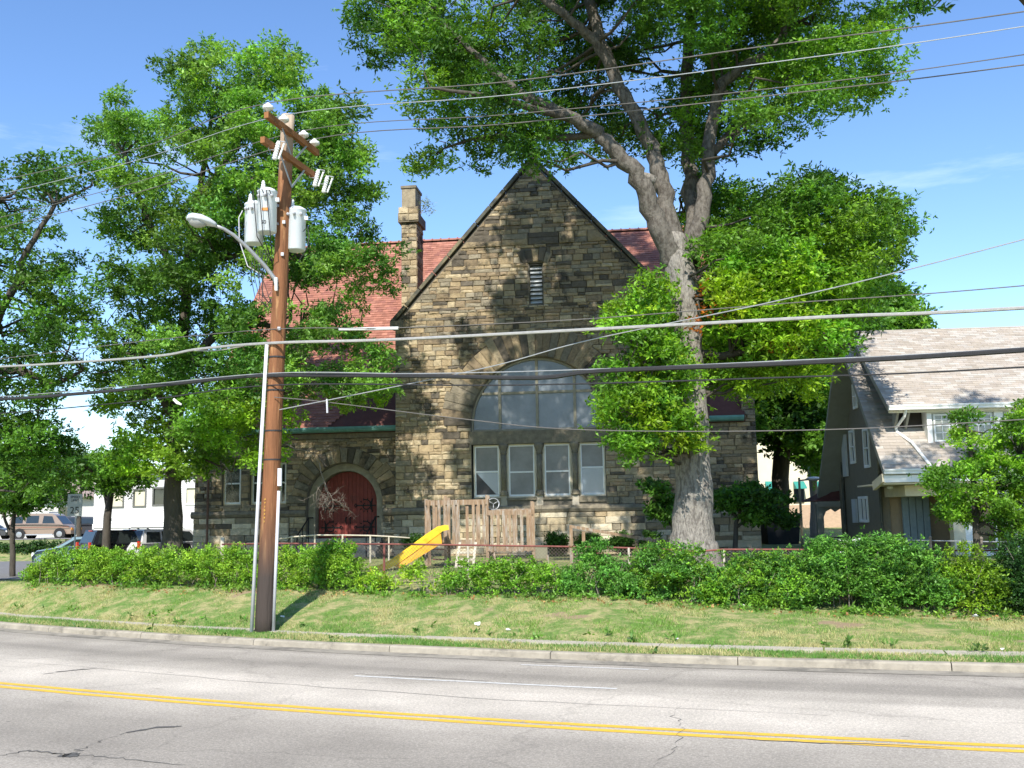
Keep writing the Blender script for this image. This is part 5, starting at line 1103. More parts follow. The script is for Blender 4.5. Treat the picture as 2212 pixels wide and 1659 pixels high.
for d in (-.8, 1.0, 1.45):
    c = arms[1]+AD*d+Vector((0,0,-.1))+AT*.1
    b = MB(); ax = (Vector((0,0,1))*.95+AT*.25).normalized()
    prof = [(.035,-.2)]
    for k in range(7): z = -.17+.05*k; prof += [(.055,z),(.042,z+.025)]
    prof += [(.035,.2)]
    cu = MB(); cu.lathe(c, prof, 10, ax=tuple(ax)); cu = cu.build('fuse_cutout', M['porcelain'], upole)
    one(lambda b: b.tube([c+ax*.2+AT*.02, c+ax*.16+AT*.16, c+ax*.1+AT*.16], .012, 5), 'cutout_arm', M['galv'], cu)
    one(lambda b: b.tube([c+ax*.13+AT*.14, c-ax*.2+AT*.1], .022, 8), 'fuse_tube', M['porcelain'], cu)
    one(lambda b: b.tube([c+Vector((0,0,.16))-AT*.1-AD*.15, c+Vector((0,0,-.02))-AT*.1-AD*.15, c-AD*.02], .012, 5), 'cutout_bracket', M['galv'], cu)
def transformer(px, py, zc, hh, r, mark=None, Y=None):
    Y = Y or 20.7; c = at(px, py, Y); h2 = hh/2
    t = MB(); t.lathe(c, [(r*.88,-h2),(r,-h2+.02),(r,h2-.06),(r*1.06,h2-.05),(r*1.06,h2-.015),(r*.98,h2),(r*.55,h2+.05),(.02,h2+.07)], 28); t = t.build('transformer', M['tank'], upole, smooth=True)
    t.data.polygons.foreach_set('use_smooth', [len(p.vertices) == 4 for p in t.data.polygons])
    for dx in (-.09,):
        b = MB(); q = c+Vector((dx,0,h2+.03)); b.lathe(q, [(.06,0),(.04,.03),(.06,.05),(.035,.08),(.05,.1),(.03,.13),(.04,.15),(.02,.2)], 12); b.build('bushing', M['porcelain'], t, smooth=True)
    for k, dx in enumerate((-.14,0,.14)):
        q = c+Vector((dx,-math.sqrt(r*r-dx*dx),h2-.16)); b = MB(); b.tube([q, q+Vector((0,-.07,0)), q+Vector((0,-.1,-.02))], [.035,.03,.02], 8); b.build('terminal', M['greypipe'], t)
        if mark: one(lambda b: b.tube([q+Vector((0,-.08,0)), q+Vector((-.03,-.12,.09)), q+Vector((-.1,-.1,.1)), q+Vector((-.06,-.14,-.2)), q+Vector((0,-.1,-.9)), pp(zc-1.15)+Vector((-.15,-.14,0))], .011, 5), 'lead', M['cable'], t)
    q = c+Vector((r*.95,-.02,h2-.2)); one(lambda b: b.box(tuple(q-Vector((.03,.04,.05))), tuple(q+Vector((.07,.02,.03)))), 'lug', M['tank'], t)
    pz = pp(c.z); one(lambda b: (b.beam(c+Vector((0,0,.2)), Vector((pz.x,pz.y,c.z+.2)), .07, .05), b.beam(c+Vector((0,0,-.2)), Vector((pz.x,pz.y,c.z-.2)), .07, .05)), 'mount', M['galv'], t)
    return t, c
def text(name, s, size, loc, rot, m, parent, ext=.002, align='CENTER', sp=1.0):
    cu = bpy.data.curves.new(name, 'FONT'); cu.body = s; cu.size = size; cu.align_x = align; cu.align_y = 'CENTER'; cu.extrude = ext; cu.space_line = sp
    to = bpy.data.objects.new('tmp', cu); COL.objects.link(to); dg = bpy.context.evaluated_depsgraph_get(); me = bpy.data.meshes.new_from_object(to.evaluated_get(dg)); bpy.data.objects.remove(to)
    me.transform(Matrix.Translation(loc) @ rot); me.name = name
    return link(name, me, m, parent, True)
RX = Matrix.Rotation(math.pi/2, 4, 'X')
t0, c0 = transformer(549, 484, 8.6, .9, .2, Y=20.95)
t1, c1 = transformer(577, 458, 8.9, .92, .2, mark=True, Y=20.35)
t2, c2 = transformer(640, 497, 8.5, .92, .2, Y=20.8)
one(lambda b: b.box(tuple(c1+Vector((-.06,-.215,-.03))), tuple(c1+Vector((.08,-.195,.03)))), 'warning_label', M['orange'], t1)
text('number', '50', .11, c1+Vector((-.02,-.207,-.28)), RX, M['blackp'], t1); text('number', '4', .1, c0+Vector((-.08,-.19,.28)), RX, M['blackp'], t0)
# hanging leads under the tanks
for k in range(7):
    a = at(545+k*6, 540, 20.5); e = pp(6.9+random.uniform(-.3,.3))+Vector((-.15,-.12,0)); mpt = a.lerp(e,.5)+Vector((random.uniform(-.2,.1),-.05,-.5))
    one(lambda b: b.tube([a, a.lerp(mpt,.5)+Vector((-.05,0,-.1)), mpt, mpt.lerp(e,.6)+Vector((.02,0,-.12)), e], .008, 5), 'lead', M['cable'], upole)
one(lambda b: b.tube([at(524,455,20.6), at(516,470,20.5), at(517,520,20.5), at(535,575,20.5), at(575,600,20.6)], .012, 5), 'lead', M['greypipe'], upole)
one(lambda b: b.tube([at(655,500,20.6), at(664,490,20.6), at(668,510,20.6), at(664,535,20.6), at(645,565,20.7)], .012, 5), 'lead', M['cable'], upole)
# street lamp arm and head
lamp = one(lambda b: b.tube([at(598,618,20.5), at(592,600,20.5), at(570,572,20.3), at(535,535,20.05), at(505,508,19.85), at(483,494,19.7), at(462,486,19.6)], [.045,.045,.043,.04,.038,.035,.032], 10), 'lamp_arm', M['galv'], upole, smooth=True)
one(lambda b: b.beam(at(597,628,20.48), at(597,600,20.48), .09, .05), 'arm_bracket', M['white'], lamp)
hd = at(436, 476, 19.5); he = at(466, 486, 19.6); dv = (at(403,470,19.3)-he); L_ = dv.length; dv.normalize(); sdv = dv.cross(Vector((0,0,1))).normalized(); udv = sdv.cross(dv)
def headshape(prof, n=14, zs=1.0):
    vs = []; fs = []
    for s_, wv, top, bot in prof:
        for k in range(n):
            a = 2*math.pi*k/n; zz = math.sin(a); zz = zz*top if zz > 0 else zz*bot; vs.append(he+dv*s_*L_+sdv*math.cos(a)*wv+udv*zz)
    for i in range(len(prof)-1):
        for k in range(n): k2 = (k+1) % n; fs.append((i*n+k, i*n+k2, (i+1)*n+k2, (i+1)*n+k))
    fs += [tuple(range(n-1,-1,-1)), tuple((len(prof)-1)*n+k for k in range(n))]; return vs, fs
one(lambda b: b.add(*headshape([(-.02,.04,.04,.04),(.08,.07,.07,.05),(.25,.12,.11,.05),(.55,.17,.14,.05),(.85,.16,.12,.05),(.97,.1,.07,.04),(1.0,.03,.03,.02)])), 'lamp_head', M['lampgrey'], lamp, smooth=True)
one(lambda b: b.add(*headshape([(.32,.06,-.02,.07),(.45,.12,-.02,.13),(.65,.14,-.02,.16),(.85,.12,-.02,.12),(.92,.06,-.02,.06)])), 'lamp_lens', M['lens'], lamp, smooth=True)
# conduits, guard, tag strip
def along(z, dx, dy=-.14): return pp(z)+Vector((dx,dy,0))
one(lambda b: b.tube([along(.12,-.225), along(3.3,-.215), along(6.0,-.19)], .038, 8), 'conduit', M['pvc'], upole, smooth=True)
one(lambda b: b.tube([along(.12,.205,-.1), along(2.95,.19,-.1)], .034, 8), 'conduit', M['greypipe'], upole, smooth=True)
one(lambda b: b.box(tuple(along(3.05,.17,-.16)), tuple(along(3.05,.25,-.1)+Vector((0,0,.36)))), 'terminal_box', M['pvc'], upole)
for z in (5.75, 5.05, 3.6, 4.2): q = pp(z); one(lambda b: b.tube([q+Vector((0,0,-.02)), q+Vector((0,0,.012))], .183, 16), 'strap', M['cable'], upole)
for k, ch in enumerate('AY10445'): text('digit', ch, .055, along(2.78-.075*k,-.06,-.2), RX, M['yellow'], upole)
for z in (6.3, 7.9, 8.6): one(lambda b: b.box(tuple(along(z,.03,-.19)), tuple(along(z,.09,-.15)+Vector((0,0,.07)))), 'bolt_plate', M['galv'], upole)
# ------------------------------------------------------------------ wires
def wire(label, pts, r, m, name='power_line', cat='cable', ext=(1, 1)):
    """pts: (x, y, Y) sightings along the span; continued beyond the frame at both ends"""
    P_ = [at(*p) if not isinstance(p, Vector) else p for p in pts]
    if ext[0]: a = P_[1]-P_[0]; P_.insert(0, P_[0]-a.normalized()*9 + Vector((0,0,.15)))
    if ext[1]: a = P_[-1]-P_[-2]; P_.append(P_[-1]+a.normalized()*9+Vector((0,0,.2)))
    Q = []
    for i in range(len(P_)-1):
        p0 = P_[max(i-1,0)]; p1 = P_[i]; p2 = P_[i+1]; p3 = P_[min(i+2,len(P_)-1)]
        for k in range(8):
            t = k/8; q = .5*((2*p1)+(p2-p0)*t+(2*p0-5*p1+4*p2-p3)*t*t+(3*p1-p0-3*p2+p3)*t**3); Q.append(q)
    Q.append(P_[-1]); b = MB(); b.tube(Q, r, 6); o = b.build(name, m); tag(o, label, cat, 'overhead wires across the street'); return o, Q
w1 = 'thin overhead wire '
wire(w1+'from the nearest insulator on the upper crossarm, highest of all', [(0,390,26.5),(300,320,23.5),IN[0],(1100,176,18.2),(1650,100,16.4),(2212,25,14.9)], .011, M['wire'])
wire(w1+'from the second insulator beside the pole top', [(0,420,26.6),(300,345,23.6),IN[1],(1100,205,18.3),(1650,137,16.5),(2212,57,15)], .009, M['galv'])
wire(w1+'from the third insulator of the upper crossarm', [(0,470,26.7),(300,392,23.8),IN[2],(1100,247,18.6),(1650,193,16.8),(2212,118,15.3)], .009, M['wire'])
wire(w1+'from the outermost insulator of the upper crossarm', [(0,492,26.8),(300,415,24),IN[3],(1100,267,18.8),(1650,208,17),(2212,140,15.5)], .011, M['wire'])
tl, _ = wire('thin wire under the lamp arm carrying a white sleeve beside the gable', [(0,775,27),(300,738,24),(590,711,20.55),(860,708,19.6),(1250,690,18.1),(1700,655,16.8),(2212,617,15.4)], .009, M['wire'])
o = one(lambda b: b.tube([at(733,711.5,20.1), at(860,709,19.6)], .032, 10), 'sleeve', M['white'], tl, world=False, smooth=True)
wire('thick silvery cable crossing below the gable louvre', [(0,792,27),(200,780,25),(350,768,23.3),(430,754,22.3),(590,741,20.5),(860,733,19.6),(1400,705,17.6),(1800,684,16.4),(2212,665,15.3)], .03, M['silver'])
wire('short kinked splice loop hanging on the silvery cable left of the pole', [(420,757,22.4),(470,757,21.9),(540,745,21.1)], .012, M['silver'], ext=(0,0))
wire('thickest black cable crossing the arched window', [(0,862,27),(150,852,25),(300,838,24),(480,818,22),(590,811,20.5),(900,812,19.4),(1160,816,18.5),(1300,801,18),(1700,785,16.7),(2212,756,15.3)], .042, M['cable'])
wire('thin messenger wire just above the thickest black cable', [(0,857,27),(300,832,24),(590,806,20.5),(900,807,19.4),(1240,799,18.2),(1700,779,16.7),(2212,751,15.3)], .01, M['galv'])
wire('dark cable running just below the thickest black cable', [(0,893,27),(300,866,24),(590,832,20.5),(1100,832,18.6),(1700,815,16.7),(2212,793,15.3)], .014, M['cable'])
wire('pale service wire sloping steeply up to the right from the pole', [(604,885,20.5),(800,846,19.8),(1060,792,19),(1280,733,18.2),(1700,645,16.6),(2212,517,14.8)], .01, M['galv'], ext=(0,1))
wire('lowest thin wire crossing the bottom of the arched window', [(592,858,20.5),(700,868,20.2),(1000,905,19),(1250,928,18.2),(1700,930,16.8),(2212,906,15.4)], .009, M['wire'], ext=(0,1))
one(lambda b: b.tube([at(706,862,20.1), at(707,892,20.1)], .02, 6), 'splice', M['greypipe'], None); tag(bpy.data.objects['splice'], 'small vertical grey splice hanging from the pale service wire', 'cable fitting')
one(lambda b: b.tube([at(375,862,23), at(383,870,23), at(392,874,23)], [.03,.04,.02], 6), 'cable_clamp', M['white'], None); tag(bpy.data.objects['cable_clamp'], 'small white clamp on the dark cable in front of the left tree', 'cable fitting')

# ------------------------------------------------------------------ playground
GZ = .85
ps = empty('climbing_tower', (-1.2, 29.9, GZ), label='weathered wooden play tower with slatted sides, ladder and grey steering wheel', cat='playset')
wd = M['wood']
def bar(name, p, q, w_=.07, h_=.07, m=wd, parent=ps, up=(0,1,0)): return one(lambda b: b.beam(p, q, w_, h_, up), name, m, parent)
X0, X1, X2, Y0, Y1 = -2.62, -2.02, -.80, 29.5, 31.0      # tower: left bay, main bay
for x, y, z1 in ((X0,29.9,2.9),(X0,Y1,2.9),(X1,Y0,2.98),(X2,Y0,2.98),(X2,Y1,3.0),(X1,Y1,2.95),(.55,Y0,2.75),(.55,Y1,2.8)): bar('post', (x,y,GZ-.1), (x,y,z1), .09, .09)
for x0, x1, y, z in ((X0,X1,29.75,2.78),(X0,X1,29.75,1.62),(X1,X2,Y0-.05,2.78),(X1,X2,Y0-.05,1.62),(X2,.55,Y0-.05,2.46),(X2,.55,Y0-.05,1.42),(X1,X2,Y1,2.8),(X2,.55,Y1,2.5),(X0,X1,Y1,2.8)): bar('rail', (x0,y,z), (x1,y,z), .15, .045)
for y0, y1, x, z in ((Y0,Y1,X2+.03,2.8),(29.8,Y1,X0,2.8),(Y0,Y1,.58,2.5)): bar('rail', (x,y0,z), (x,y1,z), .15, .045, up=(1,0,0))
for x in (-2.54,-2.38,-2.22,-2.06): bar('slat', (x,29.7,1.55), (x,29.7,2.86), .075, .035)
for x in (-1.92,-1.78,-1.64,-1.2,-1.04,-.9): bar('slat', (x,Y0-.1,1.52), (x,Y0-.1,2.84), .08, .035)
for k in range(7): x = -.66+.175*k; bar('slat', (x,Y0-.1,1.32), (x,Y0-.1,2.52), .08, .035)
for k in range(5): x = -.5+.24*k; bar('slat', (x,Y1+.04,1.35), (x,Y1+.04,2.55), .09, .035)
for k in range(5): x = X1-.4+.32*k; bar('slat', (x,Y1+.04,1.55), (x,Y1+.04,2.85), .09, .035)
for k in range(6): y = Y0+.2+.25*k; bar('slat', (X2-.02,y,1.55), (X2-.02,y,2.8), .035, .08)
for k in range(6): y = Y0+.12+.25*k; bar('deck_board', (X0,y,1.6), (X2,y,1.6), .23, .04, up=(0,0,1))
for k in range(6): y = Y0+.12+.25*k; bar('deck_board', (X2,y,1.38), (.55,y,1.38), .23, .04, up=(0,0,1))
lad = bar('ladder_side', (-1.72,29.0,GZ), (-1.6,29.42,1.6), .07, .09, m=M['palewood'])
bar('ladder_side', (-1.22,29.0,GZ), (-1.14,29.42,1.6), .07, .09, m=M['palewood'])
for k in range(4): t = .12+.26*k; bar('rung', (-1.72+.12*t,29.0+.42*t,GZ+.75*t), (-1.22+.08*t,29.0+.42*t,GZ+.75*t), .06, .07, m=M['palewood'])
b = MB(); c = Vector((-.62,30.0,2.72)); ax = [ (c+Vector((.17*math.cos(t),.1*math.cos(t)*0,.17*math.sin(t)))+Vector((0,.08*math.sin(t+1),0))) for t in np.linspace(0,2*math.pi,21)]
b.tube(ax, .016, 6, cap=False)
for t in (.5,2.6,4.7): b.tube([c, c+Vector((.17*math.cos(t),.08*math.sin(t+1),.17*math.sin(t)))], .013, 5)
b.build('steering_wheel', M['galv'], ps, smooth=True)
for z in (1.12, 1.42): bar('low_bar', (X0+.2,29.8,z), (X1,29.6,z), .035, .035, m=M['plum'])
bar('end_board', (.5,29.5,1.28), (.95,29.5,1.28), .34, .04, m=mat('olive_board', (.2,.19,.13), .9, .15)); bar('leg', (.95,29.5,GZ), (.95,29.5,1.2), .06, .06); bar('leg', (-.55,29.2,GZ), (-.62,29.5,1.38), .05, .05)
bar('brace', (X0+.1,29.7,1.5), (-3.2,29.6,GZ), .06, .06)
sld = empty('slide', (-2.7, 28.6, GZ), label='bright yellow plastic slide running down to the left from the play tower', cat='slide')
def slide():
    path = [Vector((-1.92,28.95,2.02)),Vector((-2.12,28.9,1.98)),Vector((-2.35,28.8,1.82)),Vector((-2.9,28.55,1.42)),Vector((-3.4,28.35,1.08)),Vector((-3.72,28.2,.93)),Vector((-4.0,28.1,.9))]
    pr = [(-.2,-.02),(-.2,.12),(-.17,.12),(-.16,.015),(.16,.015),(.17,.12),(.2,.12),(.2,-.02)]; b = MB(); vs = []; n = len(pr)
    for i, p in enumerate(path):
        d = (path[min(i+1,6)]-path[max(i-1,0)]).normalized(); sd = d.cross(Vector((0,0,1))).normalized(); u = sd.cross(d)
        for a, c_ in pr: vs.append(p+sd*a+u*c_)
    fs = [(i*n+k, i*n+(k+1)%n, (i+1)*n+(k+1)%n, (i+1)*n+k) for i in range(6) for k in range(n)]+[tuple(range(n)), tuple(6*n+k for k in range(n-1,-1,-1))]
    b.add(vs, fs); b.build('chute', M['slide'], sld)
    b = MB(); b.add([path[1]+Vector((0,-.18,-.02)),path[4]+Vector((0,-.18,-.04)),path[4]+Vector((.2,-.17,-.12)),path[2]+Vector((.28,-.17,-.2)),path[1]+Vector((0,.17,-.02)),path[4]+Vector((0,.17,-.04)),path[4]+Vector((.2,.17,-.12)),path[2]+Vector((.28,.17,-.2))], [(0,1,2,3),(7,6,5,4),(0,4,5,1),(2,6,7,3),(0,3,7,4)]); b.build('support', mat('amber_plastic', (.65,.3,.01), .4), sld)
slide()
sw = empty('sloping_beam_frame', (3.0, 31.0, GZ), label='weathered beam sloping down to the right on wooden posts beside the play tower', cat='playset')
bar('beam', at(1232,1137,31), at(1420,1169,31), .09, .12, parent=sw)
for x, y0, Y in ((1233,1134,31),(1260,1148,31.6),(1403,1160,31),(1420,1163,30.9),(1402,1160,31.8)):
    t_ = at(x,y0,Y); bar('post', (t_.x,t_.y,GZ-.1), tuple(t_), .1, .1, parent=sw)

# ------------------------------------------------------------------ chain link fence with rusty rail
FP = [at(x, y, Y) for x, y, Y in ((480,1176,26.2),(600,1174,25.4),(750,1175,24.9),(900,1176,24.6),(1100,1179,24.3),(1300,1182,24.2),(1430,1186,24.1),(1500,1192,24.05),(1560,1187,24.1),(1700,1187,23.8),(1900,1190,23.4),(2050,1189,23.2),(2300,1189,23.0))]
fence = empty('chain_link_fence', (0, 24.6, GZ), label='low chain link fence with a rusty red top rail behind the hedge', cat='fence')
one(lambda b: b.tube(FP, .022, 8), 'top_rail', M['plum'], fence, smooth=True)
for x, y, Y, m_ in ((600,1174,25.4,'plum'),(830,1176,24.75,'plum'),(1011,1178,24.45,'palewood'),(1290,1182,24.2,'plum'),(1358,1184,24.15,'palewood'),(1563,1187,24.1,'palewood'),(1780,1188,23.6,'galv'),(1985,1189,23.3,'galv')):
    p = at(x, y-1, Y); one(lambda b: b.tube([(p.x,p.y,GZ-.3),tuple(p)], .028, 8), 'post', M[m_], fence)
mesh_ = MB(); FL = [0]
for a, b_ in zip(FP[:-1], FP[1:]): FL.append(FL[-1]+(b_-a).length)
def fpt(s, k):       # k 0..1 from bottom to top
    s = min(max(s, 0), FL[-1]); i = max(0, min(len(FP)-2, int(np.searchsorted(FL, s))-1)); t = (s-FL[i])/(FL[i+1]-FL[i]); p = FP[i].lerp(FP[i+1], t); return Vector((p.x, p.y, .7+(p.z-.7)*k))
sp_ = .085; n = int(FL[-1]/sp_)
for i in range(-10, n):
    for sg in (1, -1):
        a0 = i*sp_; pts = []
        for k in range(0, 4):
            t = k/3; s_ = a0+(t if sg > 0 else 1-t)*.95
            if 0 <= s_ <= FL[-1]: pts.append(fpt(s_, t)+Vector((0,.004*sg,0)))
        for p, q in zip(pts[:-1], pts[1:]):
            d = (q-p).normalized(); sd = Vector((d.z,0,-d.x)).normalized()*.0028; mesh_.add([p-sd,q-sd,q+sd,p+sd,(p+q)/2+Vector((0,.004,0))], [(0,1,2,3)])
mesh_.build('wire_mesh', M['fencewire'], fence)['kind'] = 'stuff'
# pale curved railing before the church door
r2 = empty('curved_railing', (-6.5, 33.5, GZ), label='low pale railing with a curved top before the red church door', cat='railing')
rp_ = [at(x, y, 33.5) for x, y in ((590,1166),(630,1160),(680,1156),(740,1156),(800,1157),(840,1159),(885,1162))]
one(lambda b: b.tube(rp_, .025, 8), 'handrail', M['palewood'], r2, smooth=True)
for p in rp_[1:6]: one(lambda b: b.tube([(p.x,p.y,GZ-.1),tuple(p)], .03, 6), 'post', M['palewood'], r2)
dp = at(481,1165,27.5); o = one(lambda b: b.beam((dp.x,dp.y,.7),(dp.x,dp.y,dp.z+.05), .09,.09), 'wooden_post', M['palewood'], None); tag(o, 'short pale post just above the hedge left of the utility pole', 'post')
# white gate and thin fence by the house
gt = empty('white_gate', (9.3, 26.5, GZ), label='small white framed chain link gate beside the neighbouring house', cat='gate')
ga, gb = at(1815,1168,27), at(1857,1164,27)
for p in (ga, gb): one(lambda b: b.tube([(p.x,p.y,.9),(p.x,p.y,p.z+.04)], .035, 8), 'gate_post', M['white'], gt)
one(lambda b: b.beam(ga+Vector((0,0,-.02)), gb+Vector((0,0,-.02)), .05,.05), 'gate_rail', M['white'], gt)
gm = MB()
for k in range(-5, 6):
    for sg in (1,-1):
        p = ga.lerp(gb, (k+5)/11); q = p+Vector((sg*.25,0,-.5)); q.x = min(max(q.x, ga.x), gb.x); gm.beam(p, q, .008, .008)
gm.build('gate_mesh', M['white'], gt)['kind'] = 'stuff'
hf = empty('wire_fence', (12, 26, GZ), label='thin wire fence with knobbed posts before the house wall', cat='fence')
hp = [at(1876,1163,26.5), at(1921,1166,26.3), at(2010,1168,26), at(2120,1170,25.7), at(2240,1172,25.4)]
one(lambda b: b.tube(hp, .014, 6), 'top_wire', M['galv'], hf)
for p in hp[:4]: one(lambda b: (b.tube([(p.x,p.y,.6),tuple(p+Vector((0,0,.04)))], .035, 8), b.lathe(p+Vector((0,0,.08)), [(.02,-.05),(.045,-.02),(.045,.02),(.01,.05)], 8)), 'post', M['deadwood'], hf)
# ------------------------------------------------------------------ street furniture and background
lp = at(1733,1165,40); l0 = empty('lamp_post', (lp.x, lp.y, .85), label='thin pale post with a flat lamp head between church and house', cat='lamp post')
one(lambda b: b.tube([(lp.x,lp.y,.8), tuple(at(1726,1032,40))], [.06,.045], 8), 'post', mat('yellow_grey_post', (.38,.33,.22), .7), l0)
one(lambda b: b.beam(at(1728,1038,40), at(1745,1036,39.8), .06,.06), 'arm', M['galv'], l0); hc = at(1757,1034,39.8)
one(lambda b: b.lathe(hc, [(.1,-.1),(.3,-.03),(.32,.0),(.22,.06),(.05,.08)], 14), 'lamp_head', M['white'], l0, smooth=True)
sg = empty('speed_limit_sign', at(162,1180,38), label='white speed limit 25 sign among the trees at the left', cat='road sign'); sg.location.z = .8
s0, s1 = at(147,1072,38), at(177,1110,38)
one(lambda b: b.box((s0.x,37.98,s1.z-.08),(s1.x,38.0,s0.z+.08)), 'sign_plate', mat('grey_white_sign', (.42,.44,.42), .5, .05, bump=0), sg)
one(lambda b: b.tube([((s0.x+s1.x)/2+.03,38.04,.8),((s0.x+s1.x)/2+.03,38.04,s0.z)], .03, 6), 'sign_post', M['galv'], sg)
mxs = (s0.x+s1.x)/2
text('lettering', 'SPEED\nLIMIT', .13, Vector((mxs,37.975,s0.z-.1)), RX, M['blackp'], sg, sp=.95); text('number', '25', .36, Vector((mxs,37.975,s1.z+.13)), RX, M['blackp'], sg)
pl = at(235,1160,50)
# white sided building
wb = empty('white_building', (-26.5, 72, 1.2), label='low white sided building with three windows behind the parking lot', cat='building')
bx0, bx1, bz1 = -30.2, -18.5, 5.65
WB = [(-28.95,-28.1,3.5,4.7),(-27.35,-26.5,3.52,4.72),(-25.95,-25.05,3.58,4.8),(-23.6,-22.7,3.6,4.8)]
panel('wall', [(bx0,.9),(bx1,.9),(bx1,bz1),(bx0,bz1)], [[(a,c),(b_,c),(b_,d),(a,d)] for a,b_,c,d in WB], 72, M['siding'], wb, .2, world=True)
one(lambda b: b.box((bx0,72.2,.9),(bx1,82,bz1-.02)), 'rear_wall', M['siding'], wb)
sb = MB(); z = 2.35
while z < bz1-.12:
    segs = [(bx0,bx1)]
    for a,b_,c,d in WB:
        if z+.16 > c-.05 and z < d+.05:
            ns = []
            for u,v in segs:
                if b_+.08 <= u or a-.08 >= v: ns.append((u,v))
                else:
                    if u < a-.08: ns.append((u,a-.08))
                    if v > b_+.08: ns.append((b_+.08,v))
            segs = ns
    for u, v in segs: sb.add([(u,71.97,z),(v,71.97,z),(v,71.995,z+.17),(u,71.995,z+.17),(u,71.995,z),(v,71.995,z)], [(0,1,2,3),(4,5,1,0)])
    z += .17
sb.build('siding_boards', M['siding'], wb)['kind'] = 'stuff'
one(lambda b: b.box((bx0-.2,71.7,bz1),(bx1+.2,82.3,bz1+.22)), 'roof', mat('grey_flat_roof', (.2,.2,.2), .9), wb)
for i, (a,b_,c,d) in enumerate(WB):
    f = frame_rect('window', a-.06,b_+.06,c-.06,d+.06,.1,71.93,72.02,mat('grey_window_trim',(.14,.14,.13),.7) if i < 3 else M['white'],wb,world=True)
    one(lambda b: b.box((a,72.06,c),(b_,72.08,d)), 'blind' if i != 2 else 'pane', M['blind'] if i != 2 else M['darkglass'], f)
one(lambda b: b.box((bx0-.02,71.9,.9),(bx1+.02,71.96,2.3)), 'base_wall', M['white'], wb)
# pale building with teal awnings between the church and the house
fb_ = empty('distant_building', (19, 66, 1), label='cream and pale brick building with a teal awning seen between church and house', cat='building')
one(lambda b: b.box((15.5,66,.6),(24,76,7.6)), 'wall', M['creamwall'], fb_); one(lambda b: b.box((15.4,65.9,.6),(23.4,66-.003,2.75)), 'brick_base', M['brick'], fb_)
fw_ = at(1713,1042,66), at(1737,1085,66)
one(lambda b: b.box((fw_[0].x,65.9,fw_[1].z),(fw_[1].x,66-.01,fw_[0].z)), 'window', M['darkglass'], fb_)
for x, y, x_, y_ in ((1652,1040,1690,1060),(1752,1040,1778,1075),(1713,1040,1737,1056)):
    a, c = at(x,y,65.9), at(x_,y_,65.9); one(lambda b: b.add([(a.x,65.85,a.z),(c.x,65.85,a.z),(c.x,65.1,c.z),(a.x,65.1,c.z),(a.x,65.85,c.z),(c.x,65.85,c.z)], [(0,1,2,3),(0,3,4),(1,5,2),(4,3,2,5)]), 'awning', M['teal'], fb_)
for x in (1718, 1750): a = at(x,1108,65.85); one(lambda b: b.box((a.x,65.8,a.z-.5),(a.x+.3,65.88,a.z)), 'small_window', M['darkglass'], fb_)
# house-like shape far left behind the trees
gb_ = empty('distant_house', (-50, 110, 1), label='pale grey house front glimpsed through the leaves above the van', cat='house')
one(lambda b: b.box((-64,110,.8),(-38,120,5.2)), 'wall', mat('pale_grey_wall', (.5,.48,.46), .8), gb_)
one(lambda b: b.add([(-65,109,5.2),(-37,109,5.2),(-37,115,8.5),(-65,115,8.5),(-65,121,5.2),(-37,121,5.2)], [(0,1,2,3),(3,2,5,4),(0,3,4),(1,5,2),(0,4,5,1)]), 'roof', mat('brown_grey_roof', (.25,.19,.17), .9), gb_)
for k in range(4): one(lambda b: b.box((-60+5*k,109.93,2.2),(-58.6+5*k,109.99,4.2)), 'window', M['darkglass'], gb_)
# dark bin in the shade beside the church
dbp = at(1680,1170,46); bn = empty('dumpster', (dbp.x, 46, .9), label='dark dumpster in shade by the tree at the corner of the church', cat='dumpster')
b = MB(); bxx = at(1648,1165,46).x, at(1712,1165,46).x
b.add([(bxx[0],45,.9),(bxx[1],45,.9),(bxx[1],47,.9),(bxx[0],47,.9),(bxx[0]-.1,44.9,2.0),(bxx[1]+.1,44.9,2.0),(bxx[1]+.1,47.1,2.3),(bxx[0]-.1,47.1,2.3)], [(0,3,2,1),(4,5,6,7),(0,1,5,4),(1,2,6,5),(2,3,7,6),(3,0,4,7)]); b.build('bin_body', mat('dark_bin', (.02,.022,.025), .6), bn)
one(lambda b: b.beam((bxx[0]-.12,44.85,2.02),(bxx[1]+.12,44.85,2.02), .08,.1), 'rim', M['iron'], bn)
